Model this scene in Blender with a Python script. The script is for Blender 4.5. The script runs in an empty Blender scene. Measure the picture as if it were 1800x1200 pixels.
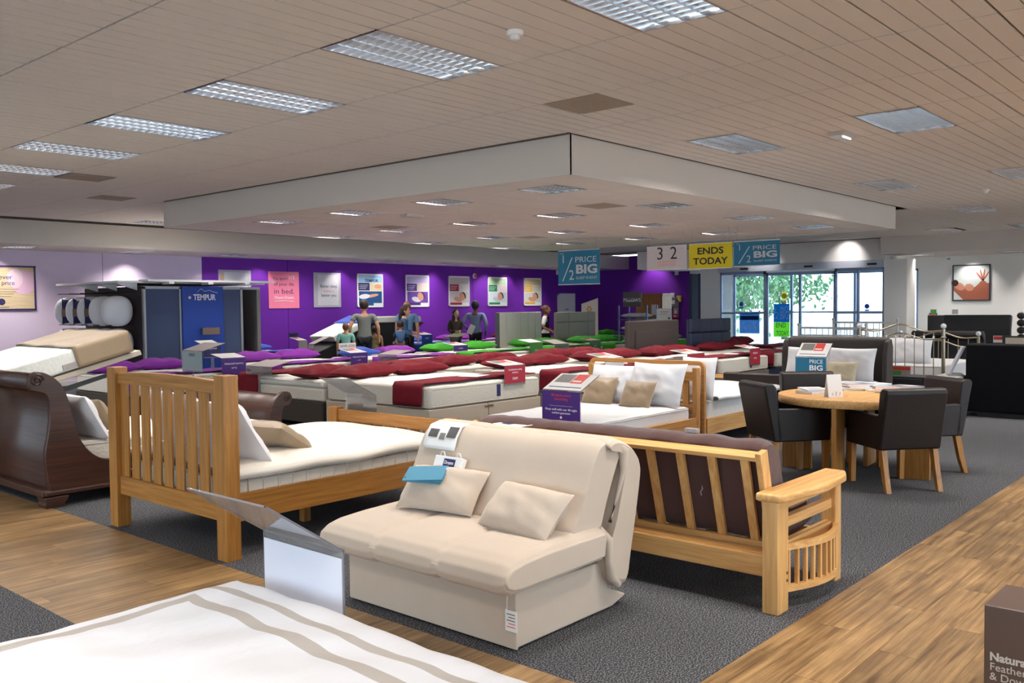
import bpy, math, random
from mathutils import Matrix, Vector, Euler, noise
R = math.radians
random.seed(7)
sc = bpy.context.scene
COL = sc.collection

# ---------------------------------------------------------------- camera, world, exposure
EYE = 1.63; FPX = 1588.0
yaw, pitch, roll = .719, -.0389, -.0106
fw = Vector((math.cos(yaw)*math.cos(pitch), math.sin(yaw)*math.cos(pitch), math.sin(pitch)))
r0 = Vector((math.sin(yaw), -math.cos(yaw), 0)); u0 = r0.cross(fw)
rt = r0*math.cos(roll)+u0*math.sin(roll); up = -r0*math.sin(roll)+u0*math.cos(roll)
cd = bpy.data.cameras.new('camera'); cam = bpy.data.objects.new('camera', cd); COL.objects.link(cam)
cd.sensor_width = 36; cd.lens = FPX/1800*36; cd.clip_end = 300; cd.clip_start = .05
cam.matrix_world = Matrix(((rt.x, up.x, -fw.x, 0), (rt.y, up.y, -fw.y, 0), (rt.z, up.z, -fw.z, EYE), (0, 0, 0, 1)))
sc.camera = cam
w = bpy.data.worlds.new('world'); sc.world = w; w.use_nodes = True
w.node_tree.nodes['Background'].inputs[0].default_value = (.80, .91, 1, 1)
w.node_tree.nodes['Background'].inputs[1].default_value = 6.5
sc.view_settings.view_transform = 'Standard'; sc.view_settings.look = 'None'
sc.view_settings.gamma = 1; sc.view_settings.use_curve_mapping = False
sc.view_settings.exposure = -.06
LAMP_W = 120.0      # each 1.2 m ceiling fitting
sc.cycles.use_denoising = True
sc.cycles.max_bounces = 7; sc.cycles.diffuse_bounces = 4; sc.cycles.glossy_bounces = 3
sc.cycles.transparent_max_bounces = 12; sc.cycles.caustics_reflective = False; sc.cycles.caustics_refractive = False
sc.cycles.sample_clamp_indirect = 6

# room points from the survey of the photograph: a ray through a pixel met with a real plane
def ray(px, py): return fw+rt*((px-900)/FPX)+up*((600-py)/FPX)
def onZ(px, py, z=0):
    d = ray(px, py); t = (z-EYE)/d.z; return d.x*t, d.y*t
def onY(px, py, y):
    d = ray(px, py); t = y/d.y; return d.x*t, EYE+d.z*t
def onX(px, py, x):
    d = ray(px, py); t = x/d.x; return d.y*t, EYE+d.z*t
def depth(x, y, z=1.): return (Vector((x, y, z-EYE))).dot(fw)
def inview(x, y, z, m=60):
    d = Vector((x, y, z-EYE)); t = d.dot(fw)
    if t < .3: return False
    px = 900+FPX*d.dot(rt)/t; py = 600-FPX*d.dot(up)/t
    return -m < px < 1800+m and -m < py < 1200+m

# ---------------------------------------------------------------- materials
MATS = {}
def lin(c): return tuple(((x/12.92) if x <= .04045 else ((x+.055)/1.055)**2.4) for x in c)
def mat(name, rgb, rough=.6, metal=0, bump=0, bscale=40, var=0, vscale=6, emit=0, spec=.5, sheen=0, coat=0, randobj=0, stretch=None):
    if name in MATS: return MATS[name]
    m = bpy.data.materials.new(name); m.use_nodes = True; MATS[name] = m
    nt = m.node_tree; N = nt.nodes; L = nt.links; b = N['Principled BSDF']
    c = lin([x/255 for x in rgb])
    b.inputs['Base Color'].default_value = (*c, 1)
    b.inputs['Roughness'].default_value = rough; b.inputs['Metallic'].default_value = metal
    b.inputs['Specular IOR Level'].default_value = spec
    if sheen: b.inputs['Sheen Weight'].default_value = sheen
    if coat: b.inputs['Coat Weight'].default_value = coat; b.inputs['Coat Roughness'].default_value = .15
    if emit:
        b.inputs['Emission Color'].default_value = (*c, 1); b.inputs['Emission Strength'].default_value = emit
    if var or bump or randobj:
        tc = N.new('ShaderNodeTexCoord'); mp = N.new('ShaderNodeMapping'); L.new(tc.outputs['Object'], mp.inputs['Vector'])
        if stretch: mp.inputs['Scale'].default_value = stretch
    if var:
        n = N.new('ShaderNodeTexNoise'); n.inputs['Scale'].default_value = vscale; n.inputs['Detail'].default_value = 5
        L.new(mp.outputs[0], n.inputs['Vector'])
        mr = N.new('ShaderNodeMapRange'); mr.inputs[1].default_value = .3; mr.inputs[2].default_value = .7
        mr.inputs[3].default_value = 1-var; mr.inputs[4].default_value = 1+var
        L.new(n.outputs[0], mr.inputs[0])
        mx = N.new('ShaderNodeVectorMath'); mx.operation = 'SCALE'; mx.inputs[0].default_value = c
        L.new(mr.outputs[0], mx.inputs['Scale']); L.new(mx.outputs[0], b.inputs['Base Color'])
    if bump:
        n2 = N.new('ShaderNodeTexNoise'); n2.inputs['Scale'].default_value = bscale; n2.inputs['Detail'].default_value = 3
        L.new(mp.outputs[0], n2.inputs['Vector'])
        bp = N.new('ShaderNodeBump'); bp.inputs['Strength'].default_value = bump; bp.inputs['Distance'].default_value = .01
        L.new(n2.outputs[0], bp.inputs['Height']); L.new(bp.outputs[0], b.inputs['Normal'])
    return m
def wood(name, c1, c2, axis='x', rough=.4, scale=1., rand=0., knots=0, coat=0):
    if name in MATS: return MATS[name]
    m = bpy.data.materials.new(name); m.use_nodes = True; MATS[name] = m
    nt = m.node_tree; N = nt.nodes; L = nt.links; b = N['Principled BSDF']
    g = N.new('ShaderNodeNewGeometry') if rand else N.new('ShaderNodeTexCoord')
    src = g.outputs['Position'] if rand else g.outputs['Object']
    if rand:
        oi = N.new('ShaderNodeObjectInfo'); sc_ = N.new('ShaderNodeMath'); sc_.operation = 'MULTIPLY'; sc_.inputs[1].default_value = 60
        L.new(oi.outputs['Random'], sc_.inputs[0]); ad = N.new('ShaderNodeVectorMath'); ad.operation = 'ADD'
        L.new(src, ad.inputs[0]); L.new(sc_.outputs[0], ad.inputs[1]); src = ad.outputs[0]
    mp = N.new('ShaderNodeMapping'); L.new(src, mp.inputs['Vector'])
    k = {'x': (.9, 20, 20), 'y': (20, .9, 20), 'z': (20, 20, .9)}[axis]
    mp.inputs['Scale'].default_value = tuple(a*scale for a in k)
    n = N.new('ShaderNodeTexNoise'); n.inputs['Scale'].default_value = 2.2; n.inputs['Detail'].default_value = 9; n.inputs['Roughness'].default_value = .62
    n.inputs['Distortion'].default_value = .35; L.new(mp.outputs[0], n.inputs['Vector'])
    cr = N.new('ShaderNodeValToRGB'); L.new(n.outputs[0], cr.inputs[0])
    cr.color_ramp.elements[0].position = .33; cr.color_ramp.elements[1].position = .68
    cr.color_ramp.elements[0].color = (*lin([x/255 for x in c1]), 1); cr.color_ramp.elements[1].color = (*lin([x/255 for x in c2]), 1)
    out = cr.outputs[0]
    if rand:
        mr = N.new('ShaderNodeMapRange'); mr.inputs[3].default_value = 1-rand; mr.inputs[4].default_value = 1+rand
        L.new(oi.outputs['Random'], mr.inputs[0])
        big = N.new('ShaderNodeTexNoise'); big.inputs['Scale'].default_value = 3.0; big.inputs['Detail'].default_value = 6; L.new(src, big.inputs['Vector'])
        m2 = N.new('ShaderNodeMapRange'); m2.inputs[1].default_value = .35; m2.inputs[2].default_value = .62; m2.inputs[3].default_value = .72; m2.inputs[4].default_value = 1.1
        L.new(big.outputs[0], m2.inputs[0]); mu = N.new('ShaderNodeMath'); mu.operation = 'MULTIPLY'
        L.new(mr.outputs[0], mu.inputs[0]); L.new(m2.outputs[0], mu.inputs[1])
        vs = N.new('ShaderNodeVectorMath'); vs.operation = 'SCALE'; L.new(out, vs.inputs[0]); L.new(mu.outputs[0], vs.inputs['Scale']); out = vs.outputs[0]
    L.new(out, b.inputs['Base Color']); b.inputs['Roughness'].default_value = rough
    if coat: b.inputs['Coat Weight'].default_value = coat; b.inputs['Coat Roughness'].default_value = .2
    bp = N.new('ShaderNodeBump'); bp.inputs['Strength'].default_value = .08; bp.inputs['Distance'].default_value = .004
    L.new(n.outputs[0], bp.inputs['Height']); L.new(bp.outputs[0], b.inputs['Normal'])
    return m
def glassy(name, tint=(1, 1, 1), gloss=.1, rough=.02, dirt=0):
    if name in MATS: return MATS[name]
    m = bpy.data.materials.new(name); m.use_nodes = True; MATS[name] = m
    nt = m.node_tree; N = nt.nodes; L = nt.links; N.remove(N['Principled BSDF'])
    t = N.new('ShaderNodeBsdfTransparent'); t.inputs[0].default_value = (*tint, 1)
    g = N.new('ShaderNodeBsdfGlossy'); g.inputs['Roughness'].default_value = rough
    lw = N.new('ShaderNodeLayerWeight'); lw.inputs[0].default_value = .25
    mr = N.new('ShaderNodeMapRange'); mr.inputs[3].default_value = gloss; mr.inputs[4].default_value = .85; L.new(lw.outputs['Fresnel'], mr.inputs[0])
    mx = N.new('ShaderNodeMixShader'); L.new(mr.outputs[0], mx.inputs[0]); L.new(t.outputs[0], mx.inputs[1]); L.new(g.outputs[0], mx.inputs[2])
    out = mx.outputs[0]
    if dirt:
        d = N.new('ShaderNodeBsdfDiffuse'); d.inputs[0].default_value = (.8, .8, .82, 1); m2 = N.new('ShaderNodeMixShader'); m2.inputs[0].default_value = dirt
        tl = N.new('ShaderNodeBsdfTranslucent'); tl.inputs[0].default_value = (.85*tint[0], .85*tint[1], .85*tint[2], 1); m3 = N.new('ShaderNodeMixShader'); m3.inputs[0].default_value = .5; L.new(d.outputs[0], m3.inputs[1]); L.new(tl.outputs[0], m3.inputs[2])
        L.new(out, m2.inputs[1]); L.new(m3.outputs[0], m2.inputs[2]); out = m2.outputs[0]
    L.new(out, N['Material Output'].inputs[0]); return m
def carpet_mat():
    m = bpy.data.materials.new('carpet'); m.use_nodes = True
    nt = m.node_tree; N = nt.nodes; L = nt.links; b = N['Principled BSDF']
    g = N.new('ShaderNodeNewGeometry')
    n = N.new('ShaderNodeTexNoise'); n.inputs['Scale'].default_value = 130; n.inputs['Detail'].default_value = 3; n.inputs['Roughness'].default_value = .7; L.new(g.outputs['Position'], n.inputs['Vector'])
    cr = N.new('ShaderNodeValToRGB'); L.new(n.outputs[0], cr.inputs[0]); e = cr.color_ramp.elements
    e[0].position = .42; e[0].color = (*lin((.12, .12, .13)), 1); e[1].position = .61; e[1].color = (*lin((.56, .56, .58)), 1)
    x = e.new(.52); x.color = (*lin((.30, .30, .315)), 1)
    L.new(cr.outputs[0], b.inputs['Base Color']); b.inputs['Roughness'].default_value = .95; b.inputs['Specular IOR Level'].default_value = .1
    bp = N.new('ShaderNodeBump'); bp.inputs['Strength'].default_value = .6; bp.inputs['Distance'].default_value = .006
    L.new(n.outputs[0], bp.inputs['Height']); L.new(bp.outputs[0], b.inputs['Normal']); return m
def quilt_mat(name, rgb, wave=26):
    if name in MATS: return MATS[name]
    m = bpy.data.materials.new(name); m.use_nodes = True; MATS[name] = m
    nt = m.node_tree; N = nt.nodes; L = nt.links; b = N['Principled BSDF']
    b.inputs['Base Color'].default_value = (*lin([x/255 for x in rgb]), 1); b.inputs['Roughness'].default_value = .85; b.inputs['Sheen Weight'].default_value = .2
    tc = N.new('ShaderNodeTexCoord'); n = N.new('ShaderNodeTexVoronoi'); n.inputs['Scale'].default_value = wave; L.new(tc.outputs['Object'], n.inputs['Vector'])
    n2 = N.new('ShaderNodeTexNoise'); n2.inputs['Scale'].default_value = 3.5; n2.inputs['Detail'].default_value = 2; L.new(tc.outputs['Object'], n2.inputs['Vector'])
    ad = N.new('ShaderNodeMath'); ad.operation = 'MULTIPLY_ADD'; ad.inputs[1].default_value = 3.; L.new(n2.outputs[0], ad.inputs[0]); L.new(n.outputs[0], ad.inputs[2])
    bp = N.new('ShaderNodeBump'); bp.inputs['Strength'].default_value = .25; bp.inputs['Distance'].default_value = .015
    L.new(ad.outputs[0], bp.inputs['Height']); L.new(bp.outputs[0], b.inputs['Normal']); return m

CARPET = carpet_mat()
LAM = wood('laminate', (102, 74, 46), (182, 146, 100), 'x', .36, .8, rand=.18)
CEIL = mat('ceiling_tile', (230, 221, 213), .95, bump=.25, bscale=90, var=.02, vscale=30, spec=.1)
CEILGAP = mat('ceiling_gap', (128, 112, 100), .9)
PLASTER = mat('soffit_paint', (216, 207, 199), .9, spec=.2)
WHITEWALL = mat('white_wall', (240, 237, 232), .8, spec=.2)
LILAC = mat('lilac_paint', (230, 212, 236), .85, spec=.2)
PURPLE = mat('purple_paint', (106, 36, 158), .7, spec=.3)
OAKx = wood('oak_x', (142, 92, 36), (182, 126, 58), 'x', .42); OAKy = wood('oak_y', (142, 92, 36), (182, 126, 58), 'y', .42); OAKz = wood('oak_z', (142, 92, 36), (182, 126, 58), 'z', .42)
PALx = wood('pale_x', (196, 140, 78), (228, 182, 118), 'x', .4); PALy = wood('pale_y', (196, 140, 78), (228, 182, 118), 'y', .4); PALz = wood('pale_z', (196, 140, 78), (228, 182, 118), 'z', .4)
PINx = wood('pine_x', (176, 118, 58), (206, 152, 88), 'x', .45); PINy = wood('pine_y', (176, 118, 58), (206, 152, 88), 'y', .45); PINz = wood('pine_z', (176, 118, 58), (206, 152, 88), 'z', .45)
DRKy = wood('walnut_y', (44, 22, 14), (76, 42, 28), 'y', .42, coat=.08); DRKx = wood('walnut_x', (44, 22, 14), (76, 42, 28), 'x', .42, coat=.08)
BEIGE = mat('beige_twill', (196, 178, 160), .9, bump=.12, bscale=220, sheen=.2, var=.02)
TAUPE = mat('taupe_satin', (146, 124, 96), .45, bump=.2, bscale=25, sheen=.3)
CREAMF = mat('cream_fabric', (222, 214, 202), .9, bump=.3, bscale=18)
WHITEF = mat('white_cotton', (224, 223, 226), .85, bump=.35, bscale=9, sheen=.1)
QUILT = quilt_mat('mattress_quilt', (232, 230, 222)); QUILT2 = quilt_mat('mattress_border', (214, 208, 196), 40)
MAROON = mat('maroon_cotton', (108, 10, 28), .8, bump=.5, bscale=12, spec=.3)
VIOLET = mat('violet_cotton', (132, 46, 156), .75, bump=.5, bscale=12, spec=.3)
GREENF = mat('green_cotton', (58, 150, 36), .75, bump=.5, bscale=12, spec=.3)
BLUEF = mat('blue_cotton', (28, 72, 182), .7, bump=.4, bscale=14, sheen=.2)
BROWNF = mat('brown_suede', (74, 46, 42), .95, bump=.3, bscale=20, sheen=.25)
DIVB = mat('divan_beige', (190, 178, 162), .9, bump=.2, bscale=150); DIVG = mat('divan_grey', (116, 108, 104), .9, bump=.2, bscale=150)
DIVD = mat('divan_dark', (62, 54, 48), .9, bump=.2, bscale=120); DIVN = mat('divan_navy', (30, 40, 66), .85)
GREYUP = mat('grey_upholstery', (68, 59, 55), .9, bump=.25, bscale=150); LTGREY = mat('light_grey_velvet', (196, 190, 180), .8, sheen=.3)
MIDGREY = mat('grey_weave', (146, 138, 132), .9, bump=.3, bscale=160); NAVYUP = mat('navy_leather', (32, 42, 68), .5)
LEATH = mat('brown_leather', (28, 18, 15), .45, bump=.15, bscale=60, spec=.3); BLACKF = mat('black_fabric', (8, 8, 12), .85, var=.2, vscale=60, spec=.2)
WINGUP = mat('grey_brown_weave', (62, 56, 53), .85, bump=.2, bscale=160)
CHAR = mat('charcoal_leather', (32, 30, 33), .5)
WHITEP = mat('white_plastic', (236, 236, 234), .4); CHROME = mat('chrome', (220, 220, 222), .15, 1); NICKEL = mat('nickel', (150, 138, 118), .3, 1)
BLACKM = mat('black_metal', (22, 20, 22), .5); GREYM = mat('grey_metal', (150, 150, 152), .4, .6)
LOUV = mat('louvre_aluminium', (205, 208, 214), .17, 1); ALU = mat('aluminium_frame', (150, 168, 200), .4, .3)
ACRYL = glassy('acrylic', (.96, .96, .97), .10, .03, .10); GLASS = glassy('window_glass', (.92, .97, 1), .05)
PAPER = mat('paper', (232, 230, 228), .6); PAPERG = mat('paper_grey', (160, 150, 148), .6); INK = mat('ink', (34, 30, 40), .7); REDP = mat('red_print', (214, 60, 48), .6)
WHITEINK = mat('white_ink', (240, 238, 240), .6); PURP = mat('purple_card', (72, 34, 120), .5); TEAL = mat('teal_card', (12, 104, 138), .55); YEL = mat('yellow_card', (214, 196, 18), .55)
REDC = mat('red_card', (170, 36, 56), .5); GRNC = mat('green_card', (70, 140, 60), .5); NAVYP = mat('navy_print', (36, 38, 92), .6); BLUEP = mat('blue_panel', (18, 64, 156), .6)
SLATE = mat('slate_blue_felt', (72, 86, 118), .95, bump=.3, bscale=200); DKRACK = mat('dark_rack', (38, 28, 32), .7)
SKIN = mat('skin', (206, 152, 122), .6); SKIND = mat('skin_dark', (98, 62, 46), .6); HAIRB = mat('hair_brown', (46, 28, 22), .7, bump=.4, bscale=60, stretch=(1, 1, .1)); HAIRG = mat('hair_fair', (112, 78, 52), .7)
PINKC = mat('pink_card', (238, 128, 158), .6); SUBF = mat('subfloor', (60, 44, 32), .9); BRASSF = mat('brown_box', (92, 74, 66), .35)

# ---------------------------------------------------------------- mesh building
class MB:
    def __init__(s): s.v = []; s.f = []; s.sm = []; s.M = Matrix()
    def add(s, vs, fs, sm=False):
        o = len(s.v); s.v += [s.M @ Vector(p) for p in vs]; s.f += [tuple(i+o for i in f) for f in fs]; s.sm += [sm]*len(fs); return s
    def box(s, x0, x1, y0, y1, z0, z1):
        return s.add([(x0, y0, z0), (x1, y0, z0), (x1, y1, z0), (x0, y1, z0), (x0, y0, z1), (x1, y0, z1), (x1, y1, z1), (x0, y1, z1)],
                     [(0, 3, 2, 1), (4, 5, 6, 7), (0, 1, 5, 4), (1, 2, 6, 5), (2, 3, 7, 6), (3, 0, 4, 7)])
    def prism(s, pts, ax, lo, hi, sm=False):
        P = {'x': lambda a, b, t: (t, a, b), 'y': lambda a, b, t: (a, t, b), 'z': lambda a, b, t: (a, b, t)}[ax]
        n = len(pts); area = sum(pts[i][0]*pts[(i+1) % n][1]-pts[(i+1) % n][0]*pts[i][1] for i in range(n))
        flip = (area > 0) == (ax == 'y')
        vs = [P(a, b, lo) for a, b in pts]+[P(a, b, hi) for a, b in pts]
        fs = [tuple(range(n-1, -1, -1)), tuple(range(n, 2*n))]
        side = [(i, (i+1) % n, n+(i+1) % n, n+i) for i in range(n)]
        if flip: fs = [tuple(reversed(f)) for f in fs]; side = [tuple(reversed(f)) for f in side]
        o = len(s.f); s.add(vs, fs+side); 
        if sm: 
            for i in range(o+2, len(s.f)): s.sm[i] = True
        return s
    def tube(s, pts, r, n=8, cap=True):
        pts = [Vector(p) for p in pts]; rs = r if isinstance(r, (list, tuple)) else [r]*len(pts)
        vs = []; fs = []; m = len(pts)
        for i, p in enumerate(pts):
            t = (pts[min(i+1, m-1)]-pts[max(i-1, 0)]).normalized()
            a = Vector((0, 0, 1)) if abs(t.z) < .9 else Vector((1, 0, 0)); u = t.cross(a).normalized(); v = t.cross(u)
            for k in range(n):
                q = 2*math.pi*k/n; vs.append(p+(u*math.cos(q)+v*math.sin(q))*rs[i])
        for i in range(m-1):
            for k in range(n): fs.append((i*n+k, i*n+(k+1) % n, (i+1)*n+(k+1) % n, (i+1)*n+k))
        s.add(vs, fs, True)
        if cap: s.add(vs[:n], [tuple(range(n-1, -1, -1))]); s.add(vs[-n:], [tuple(range(n))])
        return s
    def ball(s, c, r, n=10, mrows=7):
        if not isinstance(r, (list, tuple)): r = (r, r, r)
        vs = []; fs = []
        for i in range(mrows+1):
            th = math.pi*i/mrows
            for k in range(n):
                q = 2*math.pi*k/n; vs.append((c[0]+r[0]*math.sin(th)*math.cos(q), c[1]+r[1]*math.sin(th)*math.sin(q), c[2]+r[2]*math.cos(th)))
        for i in range(mrows):
            for k in range(n): fs.append((i*n+k, (i+1)*n+k, (i+1)*n+(k+1) % n, i*n+(k+1) % n))
        return s.add(vs, fs, True)
    def lathe(s, prof, c=(0, 0, 0), n=16):
        vs = []; fs = []; m = len(prof)
        for r, z in prof:
            for k in range(n): q = 2*math.pi*k/n; vs.append((c[0]+r*math.cos(q), c[1]+r*math.sin(q), c[2]+z))
        for i in range(m-1):
            for k in range(n): fs.append((i*n+k, i*n+(k+1) % n, (i+1)*n+(k+1) % n, (i+1)*n+k))
        s.add(vs, fs, True); s.add(vs[:n], [tuple(range(n-1, -1, -1))]); s.add(vs[-n:], [tuple(range(n))]); return s
    def sheet(s, fn, nu, nv):
        vs = [fn(i/nu, j/nv) for j in range(nv+1) for i in range(nu+1)]
        fs = [(j*(nu+1)+i, j*(nu+1)+i+1, (j+1)*(nu+1)+i+1, (j+1)*(nu+1)+i) for j in range(nv) for i in range(nu)]
        return s.add(vs, fs, True)
    def mesh(s, name, m):
        me = bpy.data.meshes.new(name); me.from_pydata([tuple(v) for v in s.v], [], s.f); me.polygons.foreach_set('use_smooth', s.sm); me.materials.append(m); me.update(); return me
    def build(s, name, m, parent=None, bevel=0, seg=2, solid=0, label=None, kind=None, round_=False):
        if round_: s.sm = [True]*len(s.f)
        return link(name, s.mesh(name, m), parent, bevel, seg, solid, label, kind, round_)
def link(name, me, parent=None, bevel=0, seg=2, solid=0, label=None, kind=None, wn=False):
    o = bpy.data.objects.new(name, me); COL.objects.link(o)
    if parent: o.parent = parent
    if solid: md = o.modifiers.new('s', 'SOLIDIFY'); md.thickness = solid; md.offset = 0
    if bevel:
        md = o.modifiers.new('b', 'BEVEL'); md.width = bevel; md.segments = seg; md.limit_method = 'ANGLE'; md.angle_limit = R(40)
        if wn: o.modifiers.new('w', 'WEIGHTED_NORMAL').keep_sharp = False
    if label: o['label'] = label
    if kind: o['kind'] = kind
    return o
def root(name, label, cat, loc=(0, 0, 0), rz=0, group=None, M=None):
    o = bpy.data.objects.new(name, None); COL.objects.link(o); o.empty_display_size = .05
    if M is not None: o.matrix_world = M
    else: o.location = loc; o.rotation_euler = (0, 0, rz)
    tag(o, label, cat, group); return o
def tag(o, label, cat, group=None):
    o['label'] = label; o['category'] = cat
    if group: o['group'] = group
    return o
def copy_tree(o, parent=None):
    c = o.copy(); COL.objects.link(c); c.parent = parent
    for ch in list(o.children): copy_tree(ch, c)
    return c
def facing(loc, d):      # frame of an upright flat thing: local x to its right, y up, z out of its face
    n = Vector((math.cos(d), math.sin(d), 0)); u = Vector((0, 0, 1)); r = u.cross(n)
    return Matrix(((r.x, u.x, n.x, loc[0]), (r.y, u.y, n.y, loc[1]), (r.z, u.z, n.z, loc[2]), (0, 0, 0, 1)))
TEXTS = []
def text(s, x, y, z, size, m, parent, w=None, name='lettering', align='CENTER', M=None, bold=0, sx=1):
    c = bpy.data.curves.new(name, 'FONT'); c.body = s; c.size = size; c.align_x = align; c.align_y = 'CENTER'; c.extrude = .0008; c.resolution_u = 3
    c.offset = bold; c.materials.append(m); c.space_line = .85
    o = bpy.data.objects.new(name, c); COL.objects.link(o); o.parent = parent
    o.location = (x, y, z)
    if M is not None: o.matrix_local = M
    TEXTS.append((o, w)); return o
def plate(name, x0, x1, y0, y1, z0, z1, m, parent): return MB().box(x0, x1, y0, y1, z0, z1).build(name, m, parent)
def disc(name, cx, cy, rx, ry, z0, z1, m, parent, rot=0, n=20):
    pts = [(cx+rx*math.cos(a)*math.cos(rot)-ry*math.sin(a)*math.sin(rot), cy+rx*math.cos(a)*math.sin(rot)+ry*math.sin(a)*math.cos(rot)) for a in [2*math.pi*i/n for i in range(n)]]
    return MB().prism(pts, 'z', z0, z1).build(name, m, parent)
def fbm(x, y, s=0): return noise.noise(Vector((x, y, s*7.3)))

# ================================================================= THE SETTING
XE, YN = 27.5, 20.3          # entrance side wall, purple back wall
XB0, YB0, XB1, YB1 = 7.42, 5.67, 17.2, 14.0      # dropped ceiling block
ZH, ZL, ZA = 3.38, 2.98, 2.92
def struct(name, mb, m, parent=None, **k):
    o = mb.build(name, m, parent, **k)
    if not parent: o['kind'] = 'structure'
    return o
fl = struct('floor', MB().box(3.07, XE, 1.93, YN, -.06, 0).box(-4, 1.99, 1.93, YN, -.06, 0), CARPET)
struct('trim_1', MB().box(-4, XE+.2, -5, YN+.2, -.12, -.062).box(1.99, 3.07, 1.93, YN, -.062, -.008).box(-4, XE, -5, 1.93, -.062, -.008), SUBF)
# laminate boards
pm = MB().box(0, 1, 0, 1, -.007, -.0002).mesh('plank', LAM)
PW, PL = .185, 1.22; boards = []
def strip(x0, x1, y0, y1, seed):
    n = int((y1-y0)/PW)+1
    for j in range(n):
        a = y0+j*PW; b = min(a+PW, y1)
        if b-a < .02: continue
        x = x0-((j*.43+seed) % 1)*PL
        while x < x1:
            p, q = max(x, x0), min(x+PL, x1)
            if q-p > .03: boards.append((p, q, a, b))
            x += PL
strip(1.99, 3.07, 1.93, 20.3, .2); strip(-4, 27.5, -5, 1.93, .6)
boards.sort(key=lambda t: (0 if inview((t[0]+t[1])/2, (t[2]+t[3])/2, 0) else 100)+depth((t[0]+t[1])/2, (t[2]+t[3])/2, 0))
rest = MB()
for i, (p, q, a, b) in enumerate(boards):
    if i < 295:
        o = link('plank', pm, fl); o.location = (p, a, 0); o.scale = (q-p-.0015, b-a-.0015, 1)
    else: rest.box(p, q-.002, a, b-.002, -.007, -.0002)
rest.build('plank_field', LAM, fl, kind='stuff')

# ceilings
def fit_rows(): 
    out = []
    for n in range(-2, 9): out.append((3.796, 2.615+1.8*n, 1.178, .59))
    for n in range(-2, 9): out.append((3.796-4.78, 2.615+1.8*n, 1.178, .59))  # unseen row of lights added to brighten the foreground
    for n in (-4, -3): out += [(3.796+4.78*c, 2.615+1.8*n, 1.178, .59) for c in range(-1, 4)]
    for c in range(1, 4):
        for n in range(-2, 2):
            out.append((3.796+4.78*c, 2.615+1.8*n+.06*0, 1.178, .59))
    for c in range(1, 4):
        for n in (7, 8): out.append((3.796+4.78*c+.05, 2.615+1.8*n, 1.178, .59))
    for n in (0, 1, 2): out.append((18.2+4.9, 2.9+1.8*n-.2, 1.178, .59))
    return out
HIGH = [f for f in fit_rows() if not (f[0] < XB1 and f[0]+f[2] > XB0 and f[1]+f[3] > YB0 and f[1] < YB1) and f[1] < 18 and f[0]+f[2] < 24.85]
seen = []
for f in HIGH:
    if not any(abs(f[0]-g[0]) < .8 and abs(f[1]-g[1]) < .5 for g in seen): seen.append(f)
HIGH = seen
LOW = [(7.95+2.46*i, 6.28+1.82*j, .58, .58) for i in range(4) for j in range(5) if j < 4 or i != 0]
VENTS_H = [(6.15, 4.42, .55, .55), (5.03, 11.85, .58, .5), (6.28, 13.75, .55, .5)]
VENTS_L = [(9.83, 6.95, .53, .5), (9.86, 11.3, .5, .5), (13.4, 11.2, .5, .5)]
ch = struct('ceiling', MB().box(-4, XE+.2, -5, YB0, ZH+.085, ZH+.3).box(-4, XB0, YB0, YN, ZH+.085, ZH+.3).box(XB1, XE+.2, YB0, YN, ZH+.085, ZH+.3).box(XB0, XB1, YB1, YN, ZH+.085, ZH+.3)
            .box(XB0, XB1, YB0, YB1, ZL+.085, ZH+.3), CEILGAP)
def hit(a0, a1, b0, b1, L_): return any(a0 < x+w_-.03 and a1 > x+.03 and b0 < y+h_-.03 and b1 > y+.03 for x, y, w_, h_ in L_)
planks = []; LX, LY = 1.178, .15
for i in range(-7, 21):
    x0 = 3.796+LX*i; x1 = x0+LX
    for j in range(-67, 90):
        y0 = 5.015-.6+LY*j; y1 = y0+LY
        if y1 > 18.4 or x1 > 25.2 and y0 > 0 and x0 > 24.6: continue
        if x0 < XB1-.3 and x1 > XB0+.1 and y1 > YB0+.02 and y0 < YB1-.02: continue
        if hit(x0, x1, y0, y1, HIGH):
            for f in HIGH:
                if x0 < f[0]+f[2]-.03 and x1 > f[0]+.03 and y0 < f[1]+f[3]-.03 and y1 > f[1]+.03:
                    if f[0]-x0 > .06: planks.append((x0, f[0], y0, y1))
                    if x1-f[0]-f[2] > .06: planks.append((f[0]+f[2], x1, y0, y1))
            continue
        if hit(x0, x1, y0, y1, VENTS_H):
            for f in VENTS_H:
                if x0 < f[0]+f[2]-.03 and x1 > f[0]+.03 and y0 < f[1]+f[3]-.03 and y1 > f[1]+.03:
                    if f[0]-x0 > .06: planks.append((x0, f[0], y0, y1))
                    if x1-f[0]-f[2] > .06: planks.append((f[0]+f[2], x1, y0, y1))
            continue
        planks.append((x0, x1, y0, y1))
planks.sort(key=lambda t: (0 if inview((t[0]+t[1])/2, (t[2]+t[3])/2, ZH, 20) else 100)+depth((t[0]+t[1])/2, (t[2]+t[3])/2, ZH))
cm = MB().box(0, 1, 0, 1, ZH, ZH+.02).mesh('ceiling_plank', CEIL); rest = MB()
for i, (a, b, c, d) in enumerate(planks):
    g = .020 if int(round((c-5.015)/LY)) % 4 == 0 else .012
    if i < 295:
        o = link('ceiling_plank', cm, ch); o.location = (a+.009, c+g, 0); o.scale = (b-a-.018, d-c-g, 1)
    else: rest.box(a+.006, b-.006, c+g, d, ZH, ZH+.02)
rest.build('ceiling_plank_field', CEIL, ch, kind='stuff')
tm = MB().box(0, 1, 0, 1, ZL, ZL+.02).mesh('ceiling_tile', CEIL)
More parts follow.
